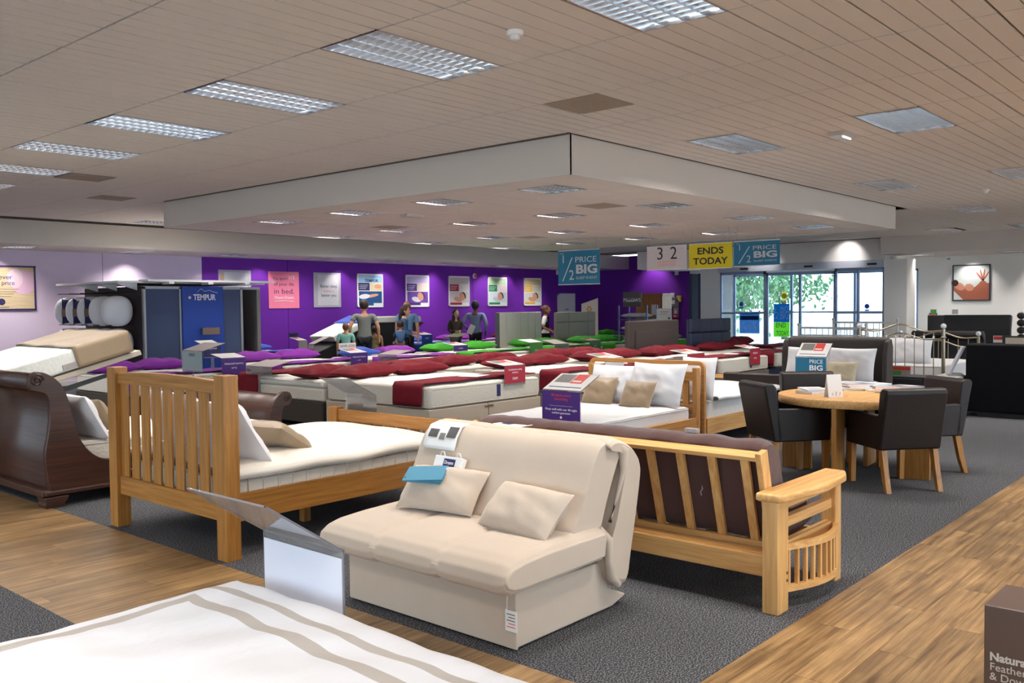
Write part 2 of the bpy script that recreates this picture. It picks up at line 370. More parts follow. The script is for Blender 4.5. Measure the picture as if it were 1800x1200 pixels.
for i in range(16):
    for j in range(14):
        x0 = 7.42+.6112*i; y0 = 5.67+.595*j; x1, y1 = x0+.6112, y0+.595
        if hit(x0+.1, x1-.1, y0+.1, y1-.1, [(f[0]-.02, f[1]-.02, f[2]+.04, f[3]+.04) for f in LOW+VENTS_L]):
            continue
        o = link('ceiling_tile', tm, ch); o.location = (x0+.004, y0+.004, 0); o.scale = (.6112-.008, .595-.008, 1)
# strips of ceiling round fittings that sit off the tile grid are filled by a thin ring
rg = MB()
for f in LOW+VENTS_L:
    i0 = int((f[0]+f[2]/2-7.42)/.6112); j0 = int((f[1]+f[3]/2-5.67)/.595)
    for i in (i0-1, i0, i0+1):
        for j in (j0-1, j0, j0+1):
            x0 = 7.42+.6112*i; y0 = 5.67+.595*j; x1, y1 = x0+.6112, y0+.595
            if x0 < 7.4 or y0 < 5.6 or x1 > 17.25 or y1 > 14.05: continue
            if hit(x0+.1, x1-.1, y0+.1, y1-.1, [(f[0]-.02, f[1]-.02, f[2]+.04, f[3]+.04)]):
                ax, bx, ay, by = max(x0, f[0]), min(x1, f[0]+f[2]), max(y0, f[1]), min(y1, f[1]+f[3])
                if ax-x0 > .01: rg.box(x0, ax, y0, y1, ZL, ZL+.02)
                if x1-bx > .01: rg.box(bx, x1, y0, y1, ZL, ZL+.02)
                if ay-y0 > .01: rg.box(ax, bx, y0, ay, ZL, ZL+.02)
                if y1-by > .01: rg.box(ax, bx, by, y1, ZL, ZL+.02)
rg.build('cut_ceiling_tile', CEIL, ch, kind='stuff')
struct('trim_2', MB().box(XB0-.012, XB0, YB0-.012, YB1, ZL-.01, ZH).box(XB0-.012, XB1, YB0-.012, YB0, ZL-.01, ZH).box(XB1, XB1+.012, YB0, YB1, ZL-.01, ZH).box(XB0, XB1, YB1, YB1+.012, ZL-.01, ZH), PLASTER)
# perimeter beams and the lower ceiling behind them
struct('trim_3', MB().box(-4, XE, 18.4, 18.5, ZA, ZH).box(-4, XE, 18.5, 19.0, ZA, ZA+.05).box(-4, XE, 19.58, YN, ZA, ZA+.05).box(24.9, 25.0, -5, 8.58, ZA, ZH).box(25.0, 25.9, -5, 8.58, ZA, ZA+.05).box(26.48, XE, -5, 8.58, ZA, ZA+.05), PLASTER)
struct('trim_4', MB().box(25.3, 25.4, 8.58, 16.6, 2.80, ZH).box(25.4, XE, 8.5, 8.6, 2.62, ZH).box(25.4, XE, 16.5, 16.6, 2.8, ZH).box(25.35, XE, 8.6, 16.5, 2.78, 2.82), WHITEWALL)
ALC = [(2.1+2.4*i, 19.0, .58, .58) for i in range(10)]
q = MB(); xa = -4
for f in ALC: q.box(xa, f[0], 19.0, 19.58, ZA, ZA+.05); xa = f[0]+.58
q.box(xa, XE, 19.0, 19.58, ZA, ZA+.05); struct('trim_9', q, PLASTER)
ALR = [(25.9, -3.4+2.2*i, .58, .58) for i in range(6)]
q = MB(); ya = -5
for f in ALR: q.box(25.9, 26.48, ya, f[1], ZA, ZA+.05); ya = f[1]+.58
q.box(25.9, 26.48, ya, 8.58, ZA, ZA+.05); struct('trim_10', q, PLASTER)
# walls
wb = struct('wall_back', MB().box(-4, XE+.2, YN+.02, YN+.2, -.06, 3.4), mat('wall_gap', (40, 20, 60), .9))
xs = [-4, .5, 5.1, 9.26, 11.7, 14.17, 18.27, 21.3, 23.95, XE]
for a, b in zip(xs, xs[1:]):
    MB().box(a+.006, b-.006, YN, YN+.02, 0, ZA).build('wall_panel', LILAC if b < 12 else PURPLE, wb, label='lilac wall panel' if b < 12 else 'purple wall panel')
struct('wall_front', MB().box(-4, XE+.2, -5.2, -5, -.06, .45).box(-4, XE+.2, -5.2, -5, 2.85, 3.4).box(-4, -3, -5.2, -5, .45, 2.85).box(24, XE+.2, -5.2, -5, .45, 2.85), WHITEWALL)
o = struct('added_window_4', MB().box(-3, 24, -5.12, -5.06, .45, .52).box(-3, 24, -5.12, -5.06, 2.78, 2.85), ALU)  # unseen glazing added so that daylight reaches the ceiling
for i in range(10): MB().box(-3+3*i-.03, -3+3*i+.03, -5.13, -5.05, .45, 2.85).build('mullion', ALU, o)
for i in range(9): MB().box(-3+3*i+.03, 3*i-.03, -5.1, -5.09, .52, 2.78).build('pane', GLASS, o)
struct('trim_8', MB().box(-30, 60, -40, -5.25, -.2, -.08), mat('pavement', (190, 190, 188), .9))  # unseen pale pavement added to bounce daylight up to the ceiling
struct('wall_left', MB().box(-4.2, -4, -5.2, YN+.2, -.06, .6).box(-4.2, -4, -5.2, YN+.2, 2.7, 3.4).box(-4.2, -4, -5.2, -4, .6, 2.7).box(-4.2, -4, 14, YN+.2, .6, 2.7), WHITEWALL)
o = struct('added_window_5', MB().box(-4.12, -4.06, -4, 14, .6, .66).box(-4.12, -4.06, -4, 14, 2.64, 2.7), ALU)  # unseen side glazing added to brighten the left soffit face
for i in range(7): MB().box(-4.13, -4.05, -4+3*i-.03, -4+3*i+.03, .6, 2.7).build('mullion', ALU, o)
for i in range(6): MB().box(-4.1, -4.09, -4+3*i+.03, -1+3*i-.03, .66, 2.64).build('pane', GLASS, o)
struct('trim_11', MB().box(-40, -4.25, -5.25, 45, -.2, -.08), mat('pavement', (190, 190, 188), .9))  # unseen ground added outside the added side glazing
wr = struct('wall_right', MB().box(XE, XE+.2, -5.2, 8.4, -.06, 3.4), WHITEWALL)
MB().box(XE, XE+.2, 15.9, YN+.2, -.06, 3.4).build('purple_wall', PURPLE, wr, label='purple stretch of the side wall')
MB().box(XE, XE+.2, 8.4, 15.9, 2.6, 3.4).build('header', WHITEWALL, wr)
# entrance columns
struct('trim_5', MB().box(25.3, 26.1, 13.6, 14.25, 0, 2.8).box(25.3, 26.0, 8.02, 8.62, 0, 2.8).box(26.0, XE, 14.2, 14.3, 0, 2.8), WHITEWALL)
struct('baseboard_back', MB().box(-4, XE, YN-.02, YN, 0, .1), WHITEWALL)
# lobby fronts of aluminium and glass
def glazed(name, x, y0, y1, z1, mull, mids=(1.05,), th=.06, posts=None):
    o = struct(name, MB().box(x, x+th, y0, y0+.06, 0, z1).box(x, x+th, y1-.06, y1, 0, z1).box(x, x+th, y0, y1, z1-.08, z1).box(x, x+th, y0, y1, 0, .08), ALU)
    ys = [y0]+list(mull)+[y1]
    for a, b in zip(ys, ys[1:]):
        MB().box(x+.025, x+.035, a+.03, b-.03, .08, z1-.08).build('pane', GLASS, o)
        for z in mids: MB().box(x+.01, x+.05, a, b, z-.025, z+.025).build('transom', ALU, o)
    for y in mull: MB().box(x-.005, x+th+.005, y-.035, y+.035, 0, z1).build('mullion', ALU, o)
    return o
glazed('door_1', 25.35, 8.62, 10.0, 2.6, (9.35,), (1.35,))
glazed('door_2', 25.40, 10.0, 12.1, 2.55, (11.05,), ())
glazed('door_3', 25.35, 12.1, 13.6, 2.6, (), (1.35,))
glazed('window_1', XE-.1, 8.62, 14.2, 2.6, (10.2, 12.2), (1.35,))
glazed('window_2', XE+.02, 7.9+.5, 8.6, 2.62, (), ())
glazed('window_3', XE+.02, 14.3, 15.9, 2.6, (15.1,), (1.35,))
struct('door_4', MB().box(25.45, 25.5, 14.3, 14.42, 0, 2.6).box(25.4, 26.3, 14.62, 14.72, 0, 2.6), mat('dark_blue_frame', (54, 66, 96), .5))
struct('trim_6', MB().box(25.2, 25.36, 8.6, 13.6, 2.6, 2.8), mat('door_header', (206, 212, 226), .5))
for y in (8.9, 10.7, 12.7):
    MB().box(25.14, 25.2, y-.12, y+.12, 2.66, 2.71).build('door_sensor', BLACKM, bpy.data.objects['trim_6'])
# outdoors
struct('trim_7', MB().box(XE+.2, 70, -25, 60, -.2, -.08), mat('pavement', (190, 190, 188), .9))
def tree(x, y, h, s, label, n=2600):
    t = root('tree', label, 'tree', (x, y, -.08), 0)
    MB().tube([(0, 0, 0), (.05, .05, h*.35), (-.05, .1, h*.7)], [.16, .12, .05], 8).build('trunk', mat('bark', (90, 76, 66), .9), t)
    rnd = random.Random(s); m = MB()
    cl = [(rnd.gauss(0, .7), rnd.gauss(0, .75), h*.5+rnd.gauss(0, .55)) for _ in range(26)]
    for c in cl:
        for _ in range(n//26):
            p = Vector(c)+Vector([rnd.gauss(0, .38) for _ in range(3)]); e = Euler([rnd.uniform(0, 6) for _ in range(3)]).to_matrix()
            q = [p+e @ Vector(k) for k in ((-.15, 0, 0), (0, -.08, 0), (.15, 0, 0), (0, .08, .02))]; m.add(q, [(0, 1, 2, 3)])
    m.build('leaves', mat('leaf', (84, 130, 80), .7), t, kind='stuff'); return t
tree(38, 19.9, 5.0, 3, 'leafy green tree seen through the left glass door', 1700)
tree(41, 18.6, 5.2, 5, 'small green tree behind the central sliding glass door', 1000)
ow = MB().box(46, 46.3, -10, 40, -.08, 1.1).build('garden_wall', mat('pale_stone', (206, 200, 196), .9)); tag(ow, 'low pale boundary wall beyond the car park outside', 'wall')

# ================================================================= CEILING FITTINGS
def light_obj(name, e, sx, sy, loc, par, col=(1, .95, .89)):
    l = bpy.data.lights.new(name, 'AREA'); l.shape = 'RECTANGLE'; l.size = sx; l.size_y = sy; l.energy = e; l.color = col
    o = bpy.data.objects.new(name, l); COL.objects.link(o); o.parent = par; o.location = loc; return o
def louvre(sx, sy, nx, ny):
    t = root('ceiling_light', '', 'light')
    MB().box(0, sx, 0, .012, -.006, .07).box(0, sx, sy-.012, sy, -.006, .07).box(0, .012, 0, sy, -.006, .07).box(sx-.012, sx, 0, sy, -.006, .07).build('housing', LOUV, t); MB().box(0, sx, 0, sy, .075, .08).build('backplate', WHITEP, t)
    for j in range(1, ny):
        y = sy*j/ny; MB().prism([(y-.012, .05), (y-.002, 0), (y+.002, 0), (y+.012, .05)], 'x', .012, sx-.012).build('long_blade', LOUV, t)
    m = MB()
    for i in range(1, nx):
        x = sx*i/nx; m.prism([(x-.012, .045), (x-.002, .002), (x+.002, .002), (x+.012, .045)], 'y', .012, sy-.012)
    m.build('cross_blades', LOUV, t, kind='stuff')
    light_obj('lamp', LAMP_W*(1 if sx > .9 else .80), sx-.08, sy-.08, (sx/2, sy/2, .068), t)
    return t
proto = {}; 
def fixture(x, y, w_, h_, z, label, grp, k):
    key = 'L' if w_ > .9 else 'S'
    if key not in proto: proto[key] = louvre(w_, h_, 15 if key == 'L' else 8, 4); t = proto[key]
    else: t = copy_tree(proto[key])
    t.location = (x, y, z); tag(t, label, 'light', grp)
ORD = ['nearest', 'second', 'third', 'fourth', 'fifth', 'sixth', 'seventh', 'eighth', 'ninth', 'tenth', 'eleventh', 'twelfth', 'thirteenth', 'fourteenth']
COLN = {-1: 'added row out of view', 4: 'left-hand row', 8: 'row just right of the soffit', 13: 'next row to the right', 18: 'distant row', 23: 'farthest row'}
rk = {}
for f in sorted(HIGH, key=lambda f: f[1]):
    c = min(COLN, key=lambda k: abs(k-f[0]-.3)); rk[c] = rk.get(c, -1)+1
    fixture(*f, ZH, 'long louvred ceiling light, %s from added windows in the %s' % (ORD[rk[c]], COLN[c]), 'long louvred lights in the high ceiling', 1)
LOWW = ORD
for n, f in enumerate(LOW):
    i, j = divmod(n, 5); 
    fixture(*f, ZL, 'square louvred light in the dropped ceiling, %s row, %s column' % (['nearest', 'second', 'third', 'fourth', 'fifth'][round((f[1]-6.28)/1.82)], ['leftmost', 'second', 'third', 'fourth', 'rightmost'][round((f[0]-7.95)/2.46)]), 'square lights in the dropped ceiling', 1)
for i, f in enumerate(ALC):
    fixture(*f, ZA, 'square louvred light in the low strip along the back wall, %s from the left' % ORD[i], 'square lights along the back wall', 1)
for i, f in enumerate(ALR):
    fixture(*f, ZA, 'square louvred light in the low strip by the picture wall, %s from added windows' % ORD[i], 'square lights by the picture wall', 1)
VM = mat('vent_plate', (158, 142, 124), .7)
for i, (f, z) in enumerate([(v, ZH) for v in VENTS_H]+[(v, ZL) for v in VENTS_L]):
    lab = ['square brown air vent near the soffit corner', 'brown air vent beside the fourth left ceiling light', 'far left brown air vent in the high ceiling', 'brown vent in the nearest part of the dropped ceiling', 'brown vent in the far left dropped ceiling', 'brown vent in the far middle of the dropped ceiling'][i]
    t = root('ceiling_vent', lab, 'vent', (f[0], f[1], z), 0, 'brown ceiling vents')
    plate('vent_plate', 0, f[2], 0, f[3], -.004, .015, VM, t)
    MB().lathe([(.17, -.004), (.13, -.016), (.10, -.010), (.05, -.02), (.01, -.02)], (f[2]/2, f[3]/2, 0), 24).build('diffuser', VM, t)
for px, py, z, lab in ((905, 55, ZH, 'white smoke detector between the two nearest ceiling lights'), (1733, 333, ZH, 'small white smoke detector on the right-hand ceiling')):
    x, y = onZ(px, py, z); t = root('smoke_detector', lab, 'detector', (x, y, z))
    MB().lathe([(.055, 0), (.055, -.02), (.045, -.028)], (0, 0, 0), 20).build('base', WHITEP, t); MB().lathe([(.03, -.028), (.035, -.045), (.02, -.055)], (0, 0, 0), 16).build('sensor_head', WHITEP, t)
for px, py, z, lab in ((1480, 235, ZH, 'white emergency light with a lit tube on the right ceiling'), (725, 377, ZL, 'emergency light on the dropped ceiling')):
    x, y = onZ(px, py, z); t = root('emergency_light', lab, 'light', (x, y, z), 0)
    MB().prism([(-.09, 0), (-.06, -.04), (.06, -.04), (.09, 0)], 'x', -.17, .17).build('housing', mat('clear_case', (190, 180, 172), .3), t, bevel=.006)
    if z == ZH: MB().tube([(-.1, -.05, -.048), (.1, -.05, -.048)], .008, 8).build('lit_tube', mat('tube_glow', (235, 240, 255), .4, emit=6), t)
def downlight(x, y, z, tx, ty, tz, lab, e=26):
    t = root('downlight', lab, 'light', (x, y, z), 0, 'recessed wall-washing downlights')
    MB().lathe([(.055, .0), (.06, -.006), (.045, -.008), (.04, .02)], (0, 0, 0), 18).build('bezel', WHITEP, t)
    l = bpy.data.lights.new('spot', 'SPOT'); l.energy = e; l.spot_size = R(95); l.spot_blend = .8; l.color = (1, .93, .9); l.shadow_soft_size = .03
    o = bpy.data.objects.new('spot', l); COL.objects.link(o); o.parent = t; o.location = (0, 0, -.02)
    d = Vector((tx-x, ty-y, tz-z)); o.rotation_euler = d.to_track_quat('-Z', 'Y').to_euler()
for i, (px, e) in enumerate(((5, 34), (235, 42), (470, 46), (612, 42), (690, 42), (775, 40), (868, 40), (905, 40))):
    x, z = onY(px, 500, YN-.4); downlight(x, YN-.5, ZA, x, YN, 1.7, 'recessed spotlight over the back wall, number %s from the left' % ['one', 'two', 'three', 'four', 'five', 'six', 'seven', 'eight'][i], e)
downlight(XE-.5, 17.2, ZH, XE, 17.3, 1.9, 'recessed spotlight over the purple side wall', 90)
downlight(XE-.5, 7.0, ZA, XE, 6.9, 1.8, 'recessed spotlight over the hands photograph', 60); downlight(XE-.5, 5.2, ZA, XE, 5.1, 1.8, 'recessed spotlight near the right end of the white wall', 60)
downlight(24.8, 9.5, ZH, 25.3, 9.6, 2.9, 'spotlight over the entrance bulkhead, right', 34); downlight(24.8, 12.0, ZH, 25.3, 12.1, 2.9, 'spotlight over the entrance bulkhead, left', 34)

# ================================================================= SOFT GOODS
PIL = {}
def pillow_mesh(w_, h_, t_, seed, m, flat=0):
    key = (w_, h_, t_, seed, m.name)
    if key in PIL: return PIL[key]
    b = MB(); N_ = 20
    for sgn in (1, -1):
        def fn(a, c):
            u, v = 2*a-1, 2*c-1
            x = w_/2*u*(1-.045*math.cos(v*math.pi/2)); y = h_/2*v*(1-.055*math.cos(u*math.pi/2))
            e = max(0, (1-abs(u)**3.6)*(1-abs(v)**3.6))**.52
            z = t_/2*e*(1+.34*fbm(x*5+seed, y*5, seed)+.20*fbm(x*13+y*9, y*12, seed+3))
            return (x, y, sgn*z*(1 if sgn > 0 else (1-.5*flat)))
        o = len(b.f); b.sheet(fn, N_, N_)
        if sgn < 0: b.f[o:] = [tuple(reversed(f)) for f in b.f[o:]]
    PIL[key] = b.mesh('pillow', m); return PIL[key]
def pillow(x, y, z, label, m, w_=.72, h_=.46, t_=.17, rz=0, tilt=0, lean=0, seed=0, name='pillow', cat='pillow', group=None, roll_=0):
    me = pillow_mesh(w_, h_, t_, seed, m, .5 if not tilt else 0); o = link(name, me)
    o.rotation_euler = Euler((tilt, roll_, 0)).to_matrix().to_euler()
    o.rotation_euler = (Matrix.Rotation(rz, 3, 'Z') @ Euler((tilt, roll_, 0)).to_matrix()).to_euler()
    o.location = (x, y, z); tag(o, label, cat, group); return o
def mattress(x0, x1, y0, y1, z0, z1, label, m=None, side=None, euro=False, seam=True, r=.055, tagm=None, group=None, nm='mattress'):
    cx, cy = (x0+x1)/2, (y0+y1)/2; t = root(nm, label, 'mattress', (cx, cy, z0), 0, group)
    a, b, h = (x1-x0)/2, (y1-y0)/2, z1-z0
    def shell(za, zb, ins=0):
        q = MB(); q.box(-a+ins, a-ins, -b+ins, b-ins, za, zb); return q
    if euro:
        shell(0, h*.62).build('mattress_body', side or QUILT2, t, bevel=.04, seg=4, round_=True)
        shell(h*.62, h).build('pillow_top', m or QUILT, t, bevel=.05, seg=5, round_=True)
    else:
        nx, ny = max(4, int(a*8)), max(4, int(b*8))
        q = MB(); q.box(-a, a, -b, b, 0, h-.01); q.build('mattress_body', side or QUILT2, t, bevel=r, seg=5, round_=True)
        def fn(u, v):
            x, y = a*(2*u-1), b*(2*v-1); e = ((1-abs(2*u-1)**10)*(1-abs(2*v-1)**10))
            return (x*.985, y*.985, h-.022+.026*e+.006*e*math.cos(x*16)*math.cos(y*16)+.006*fbm(x*3, y*3))
        MB().sheet(fn, nx*3, ny*3).build('quilted_top', m or QUILT, t)
    if seam:
        for z in (.03, h-.035):
            k = .05; pts = [(-a, -b+k, z), (-a, b-k, z), (-a+k, b, z), (a-k, b, z), (a, b-k, z), (a, -b+k, z), (a-k, -b, z), (-a+k, -b, z), (-a, -b+k, z)]
            MB().tube(pts, .006, 5, False).build('piping', CREAMF, t)
    if tagm: MB().box(a*.15, a*.15+.07, -b-.004, -b+.002, h*.25, h*.8).build('sewn_label', tagm, t)
    return t
def throw(x0, x1, y0, y1, z, m, label, drop=.22, gap=.012, both=False, foot=0):
    b = MB(); cx, cy = (x0+x1)/2, (y0+y1)/2; W_ = x1-x0; tot = W_+drop*(2 if both else 1)
    def fn(u, v):
        s = u*tot; y = (v-.5)*(y1-y0)
        wv = .010*math.sin(v*13+u*9)+.012*fbm(u*5, v*5, 2)
        if s < drop:
            k = drop-s; return (-W_/2-gap-abs(wv)-.03*min(1, k*6)*.4, y+.02*fbm(v*3, k*5), -k+.012)
        s -= drop
        if s <= W_: return (-W_/2-gap+s*(W_+2*gap)/W_, y+.03*fbm(u*4, 1), gap+.012+abs(wv)*.8)
        k = s-W_; return (W_/2+gap+abs(wv), y, -k+.012)
    b.sheet(fn, 40, 10); o = b.build('throw', m, None, solid=.012); o.location = (cx, cy, z); tag(o, label, 'throw'); return o
def divan(x0, x1, y0, y1, h, m, label, name='divan_bed', split=True, head=None, feet=True, axis='y'):
    cx, cy = (x0+x1)/2, (y0+y1)/2; t = root(name, label, 'bed', (cx, cy, 0)); a, b = (x1-x0)/2, (y1-y0)/2
    if split:
        MB().box(-a, -.004, -b, b, .06, h).build('base_half', m, t, bevel=.015, round_=True); MB().box(.004, a, -b, b, .06, h).build('base_half', m, t, bevel=.015, round_=True)
        MB().box(-.07, .07, -b-.012, -b-.002, h-.04, h-.028).ball((-.07, -b-.008, h-.034), .012).ball((.07, -b-.008, h-.034), .012).build('linking_bar', NICKEL, t)
    else: MB().box(-a, a, -b, b, .06, h).build('base', m, t, bevel=.015, round_=True)
    for x in (-a+.1, a-.1):
        for y in (-b+.1, b-.1): MB().lathe([(.022, 0), (.022, .04), (.012, .06)], (x, y, 0), 8).build('foot', BLACKM, t)
    return t
def stand(loc, rz, w_, hf, label, card=None, lines=(), txt=WHITEINK, top=.26, tilt=35, full=0, price=True, cap=None, topm=None, post=0):
    """clear acrylic bed-end sign: upright front panel and a sloping top behind it"""
    t = root('price_stand', label, 'sign', loc, rz)
    full = full or hf+.02
    MB().box(-w_/2, w_/2, -.004, 0, -full, 0).build('front_panel', ACRYL, t)
    c, s_ = math.cos(R(tilt)), math.sin(R(tilt)); M = Matrix.Rotation(R(tilt), 4, 'X')
    if post: MB().box(-.03, .03, .0, .006, -loc[2]+.0, -full).build('post', ACRYL, t); MB().box(-.12, .12, -.08, .08, -loc[2], -loc[2]+.006).build('base', ACRYL, t)
    tp = MB(); tp.box(-w_/2, w_/2, 0, top, -.004, 0); o = tp.build('top_panel', ACRYL, t); o.matrix_local = M
    if card:
        MB().box(-w_/2+.006, w_/2-.006, -.0065, -.0045, -hf, -.008).build('front_card', card, t)
        MF = Matrix.Rotation(R(90), 4, 'X'); n = len(lines)
        for i, L_ in enumerate(lines):
            s, sz, zf = L_[:3]; mm = L_[3] if len(L_) > 3 else txt
            text(s, 0, 0, 0, sz, mm, t, w=(w_*.82 if len(s)*sz*.5 > w_*.82 else None), M=Matrix.Translation((0, -.0072, -hf*zf)) @ MF)
    if price:
        o = MB().box(-w_/2+.006, w_/2-.006, .008, top-.008, .001, .003).build('price_sheet', topm or PAPER, t); o.matrix_local = M
        if not topm:
            MB().box(-w_*.42, -w_*.02, top*.45, top*.92, .0032, .0042).build('photo_print', mat('photo_grey', (120, 116, 112), .6), o)
            MB().box(0, w_*.3, top*.42, top*.95, .0032, .0042).build('price_block', REDP, o)
            MB().box(w_*.03, w_*.25, top*.5, top*.58, .0044, .005).build('price_figures', WHITEINK, o)
            MB().box(-w_*.4, w_*.42, top*.16, top*.2, .0032, .0042).build('rule', NAVYP, o)
    if cap:
        q = MB().box(-w_/2, w_/2, top*c-.003, top*c, top*s_, top*s_+.11).build('header_card', cap[0], t)
        text(cap[1], 0, 0, 0, .06, INK, t, w=w_*.85, M=Matrix.Translation((0, top*c-.0045, top*s_+.055)) @ Matrix.Rotation(R(90), 4, 'X'))
    return t
def stand_y(pl, pr, Y, *a, **k):
    x0, z0 = onY(*pl, Y); x1, z1 = onY(*pr, Y); return stand(((x0+x1)/2, Y, (z0+z1)/2), 0, x1-x0, *a, **k)
def stand_x(pl, pr, X, *a, **k):
    y0, z0 = onX(*pl, X); y1, z1 = onX(*pr, X); return stand((X, (y0+y1)/2, (z0+z1)/2), R(-90), abs(y0-y1), *a, **k)
def stand_b(pl, pr, X, *a, **k):
    y0, z0 = onX(*pl, X); y1, z1 = onX(*pr, X); return stand((X, (y0+y1)/2, (z0+z1)/2), R(90), abs(y0-y1), *a, **k)

# ================================================================= OAK SLATTED BED
def oak_bed():
    t = root('slatted_oak_bed', 'honey oak bed with tall slatted headboard and low footboard', 'bed', (0, 0, 0))
    y0, y1, X0, X1 = 5.17, 6.80, 3.12, 5.25
    for y, n in ((y0, 1), (y1-.12, 1)):
        MB().box(X0-.01, X0+.095, y, y+.12, 0, 1.205).build('headboard_post', OAKz, t, bevel=.004)
    n = 8; 
    MB().prism([(y0+.12, 1.085), (y1-.12, 1.085), (y1-.12, 1.165)]+[(y0+.12+(y1-y0-.24)*(1-i/12), 1.165+.018*math.sin(math.pi*i/12)) for i in range(1, 12)]+[(y0+.12, 1.165)], 'x', X0+.015, X0+.065).build('top_rail', OAKy, t, bevel=.003)
    MB().box(X0+.015, X0+.065, y0+.12, y1-.12, .25, .385).build('bottom_rail', OAKy, t, bevel=.003)
    a, b = y0+.12, y1-.12; k = 9; pitch_ = (b-a+.055)/k
    for i in range(k):
        s = a+i*pitch_; MB().box(X0+.034, X0+.050, s, s+pitch_-.05, .385, 1.087).build('slat', OAKz, t, bevel=.002)
    for y in (y0+.0, y1-.12): MB().box(X1-.09, X1, y, y+.12, 0, .72).build('footboard_post', OAKz, t, bevel=.004)
    MB().box(X1-.07, X1-.02, y0+.12, y1-.12, .60, .70).build('footboard_rail', OAKy, t, bevel=.003)
    MB().box(X1-.07, X1-.02, y0+.12, y1-.12, .25, .36).build('footboard_rail', OAKy, t, bevel=.003)
    for i in range(9):
        s = a+i*pitch_; MB().box(X1-.055, X1-.035, s, s+pitch_-.06, .36, .60).build('slat', OAKz, t)
    for y in (y0+.06, y1-.09): MB().box(X0+.095, X1-.09, y, y+.03, .235, .42).build('side_rail', OAKx, t, bevel=.003)
    for y in (5.75, 6.3): MB().box(4.1, 4.16, y-.03, y+.03, 0, .26).build('centre_leg', OAKz, t)
    MB().box(X0+.1, X1-.1, y0+.09, y1-.09, .25, .29).build('slat_base', PINx, t)
oak_bed()
mattress(3.23, 5.14, 5.262, 6.70, .29, .525, 'cream tufted mattress on the slatted oak bed', side=CREAMF, nm='mattress')
q = MB()
for i in range(16): q.tube([(3.33+.118*i, 5.258, .30), (3.33+.118*i, 5.250, .41), (3.33+.118*i, 5.258, .51)], [.004, .006, .004], 5)
q.build('tufting', CREAMF, bpy.data.objects['mattress'], kind='stuff')
bpy.data.objects['tufting'].location = tuple(-c for c in bpy.data.objects['mattress'].location)
tp = MB()
def _f(u, v):
    x = 3.22+1.93*u; y = 5.215+1.53*v; e = (1-abs(2*u-1)**6)*(1-abs(2*v-1)**6)
    return (x, y, .578+.060*e+.022*fbm(x*2, y*2)+.012*math.sin(x*9+y*2)*(1-e)*.6)
tp.sheet(_f, 40, 30)
for k_, (sx, c_) in enumerate(((0, 1),)):
    def _g(u, v):
        L_ = 2*(1.93+1.53); s = u*L_; q = [(3.22, 5.215), (5.15, 5.215), (5.15, 6.745), (3.22, 6.745)]; 
        d = [1.93, 1.53, 1.93, 1.53]; i = 0
        while i < 3 and s > d[i]: s -= d[i]; i += 1
        a, b = q[i], q[(i+1) % 4]; f = min(1, s/d[i]); x, y = a[0]+(b[0]-a[0])*f, a[1]+(b[1]-a[1])*f
        zt = .578+.022*fbm(x*2, y*2)+.012*math.sin(x*9+y*2)*.6; bulge = .02*math.sin(math.pi*v)
        cx, cy = 4.185, 5.98; n = Vector((x-cx, y-cy)); n = Vector((n.x/.965, n.y/.765)); n = Vector((n.x if abs(n.x) > .98 else 0, n.y if abs(n.y) > .98 else 0))
        return (x+n.x*bulge, y+n.y*bulge, zt-v*(.062+.010*fbm(x*3, y*3, 4)))
    tp.sheet(_g, 90, 4)
o = tp.build('mattress_topper', CREAMF); o['kind'] = 'thing'; tag(o, 'thick cream mattress topper spread over the slatted oak bed', 'topper')
pillow(3.40, 6.26, .81, 'white pillow leaning at the far side of the slatted headboard', WHITEF, .74, .50, .18, R(90), R(64), seed=1, group=None)
pillow(3.40, 5.62, .79, 'white pillow leaning at the near side of the slatted headboard', WHITEF, .70, .50, .18, R(90), R(58), seed=2)
pillow(3.78, 5.60, .70, 'taupe cushion leaning on the white pillows of the oak bed', TAUPE, .46, .36, .16, R(98), R(32), seed=3, name='cushion', cat='cushion')
pillow(3.78, 6.22, .73, 'taupe cushion lying farther across the oak bed', TAUPE, .46, .34, .15, R(84), R(30), seed=4, name='cushion', cat='cushion')
stand_b((607, 689), (661, 694), 5.32, .0, 'large clear acrylic stand at the foot of the slatted oak bed', None, full=.50, top=.34, tilt=28, price=False)
o = bpy.data.objects[-1]

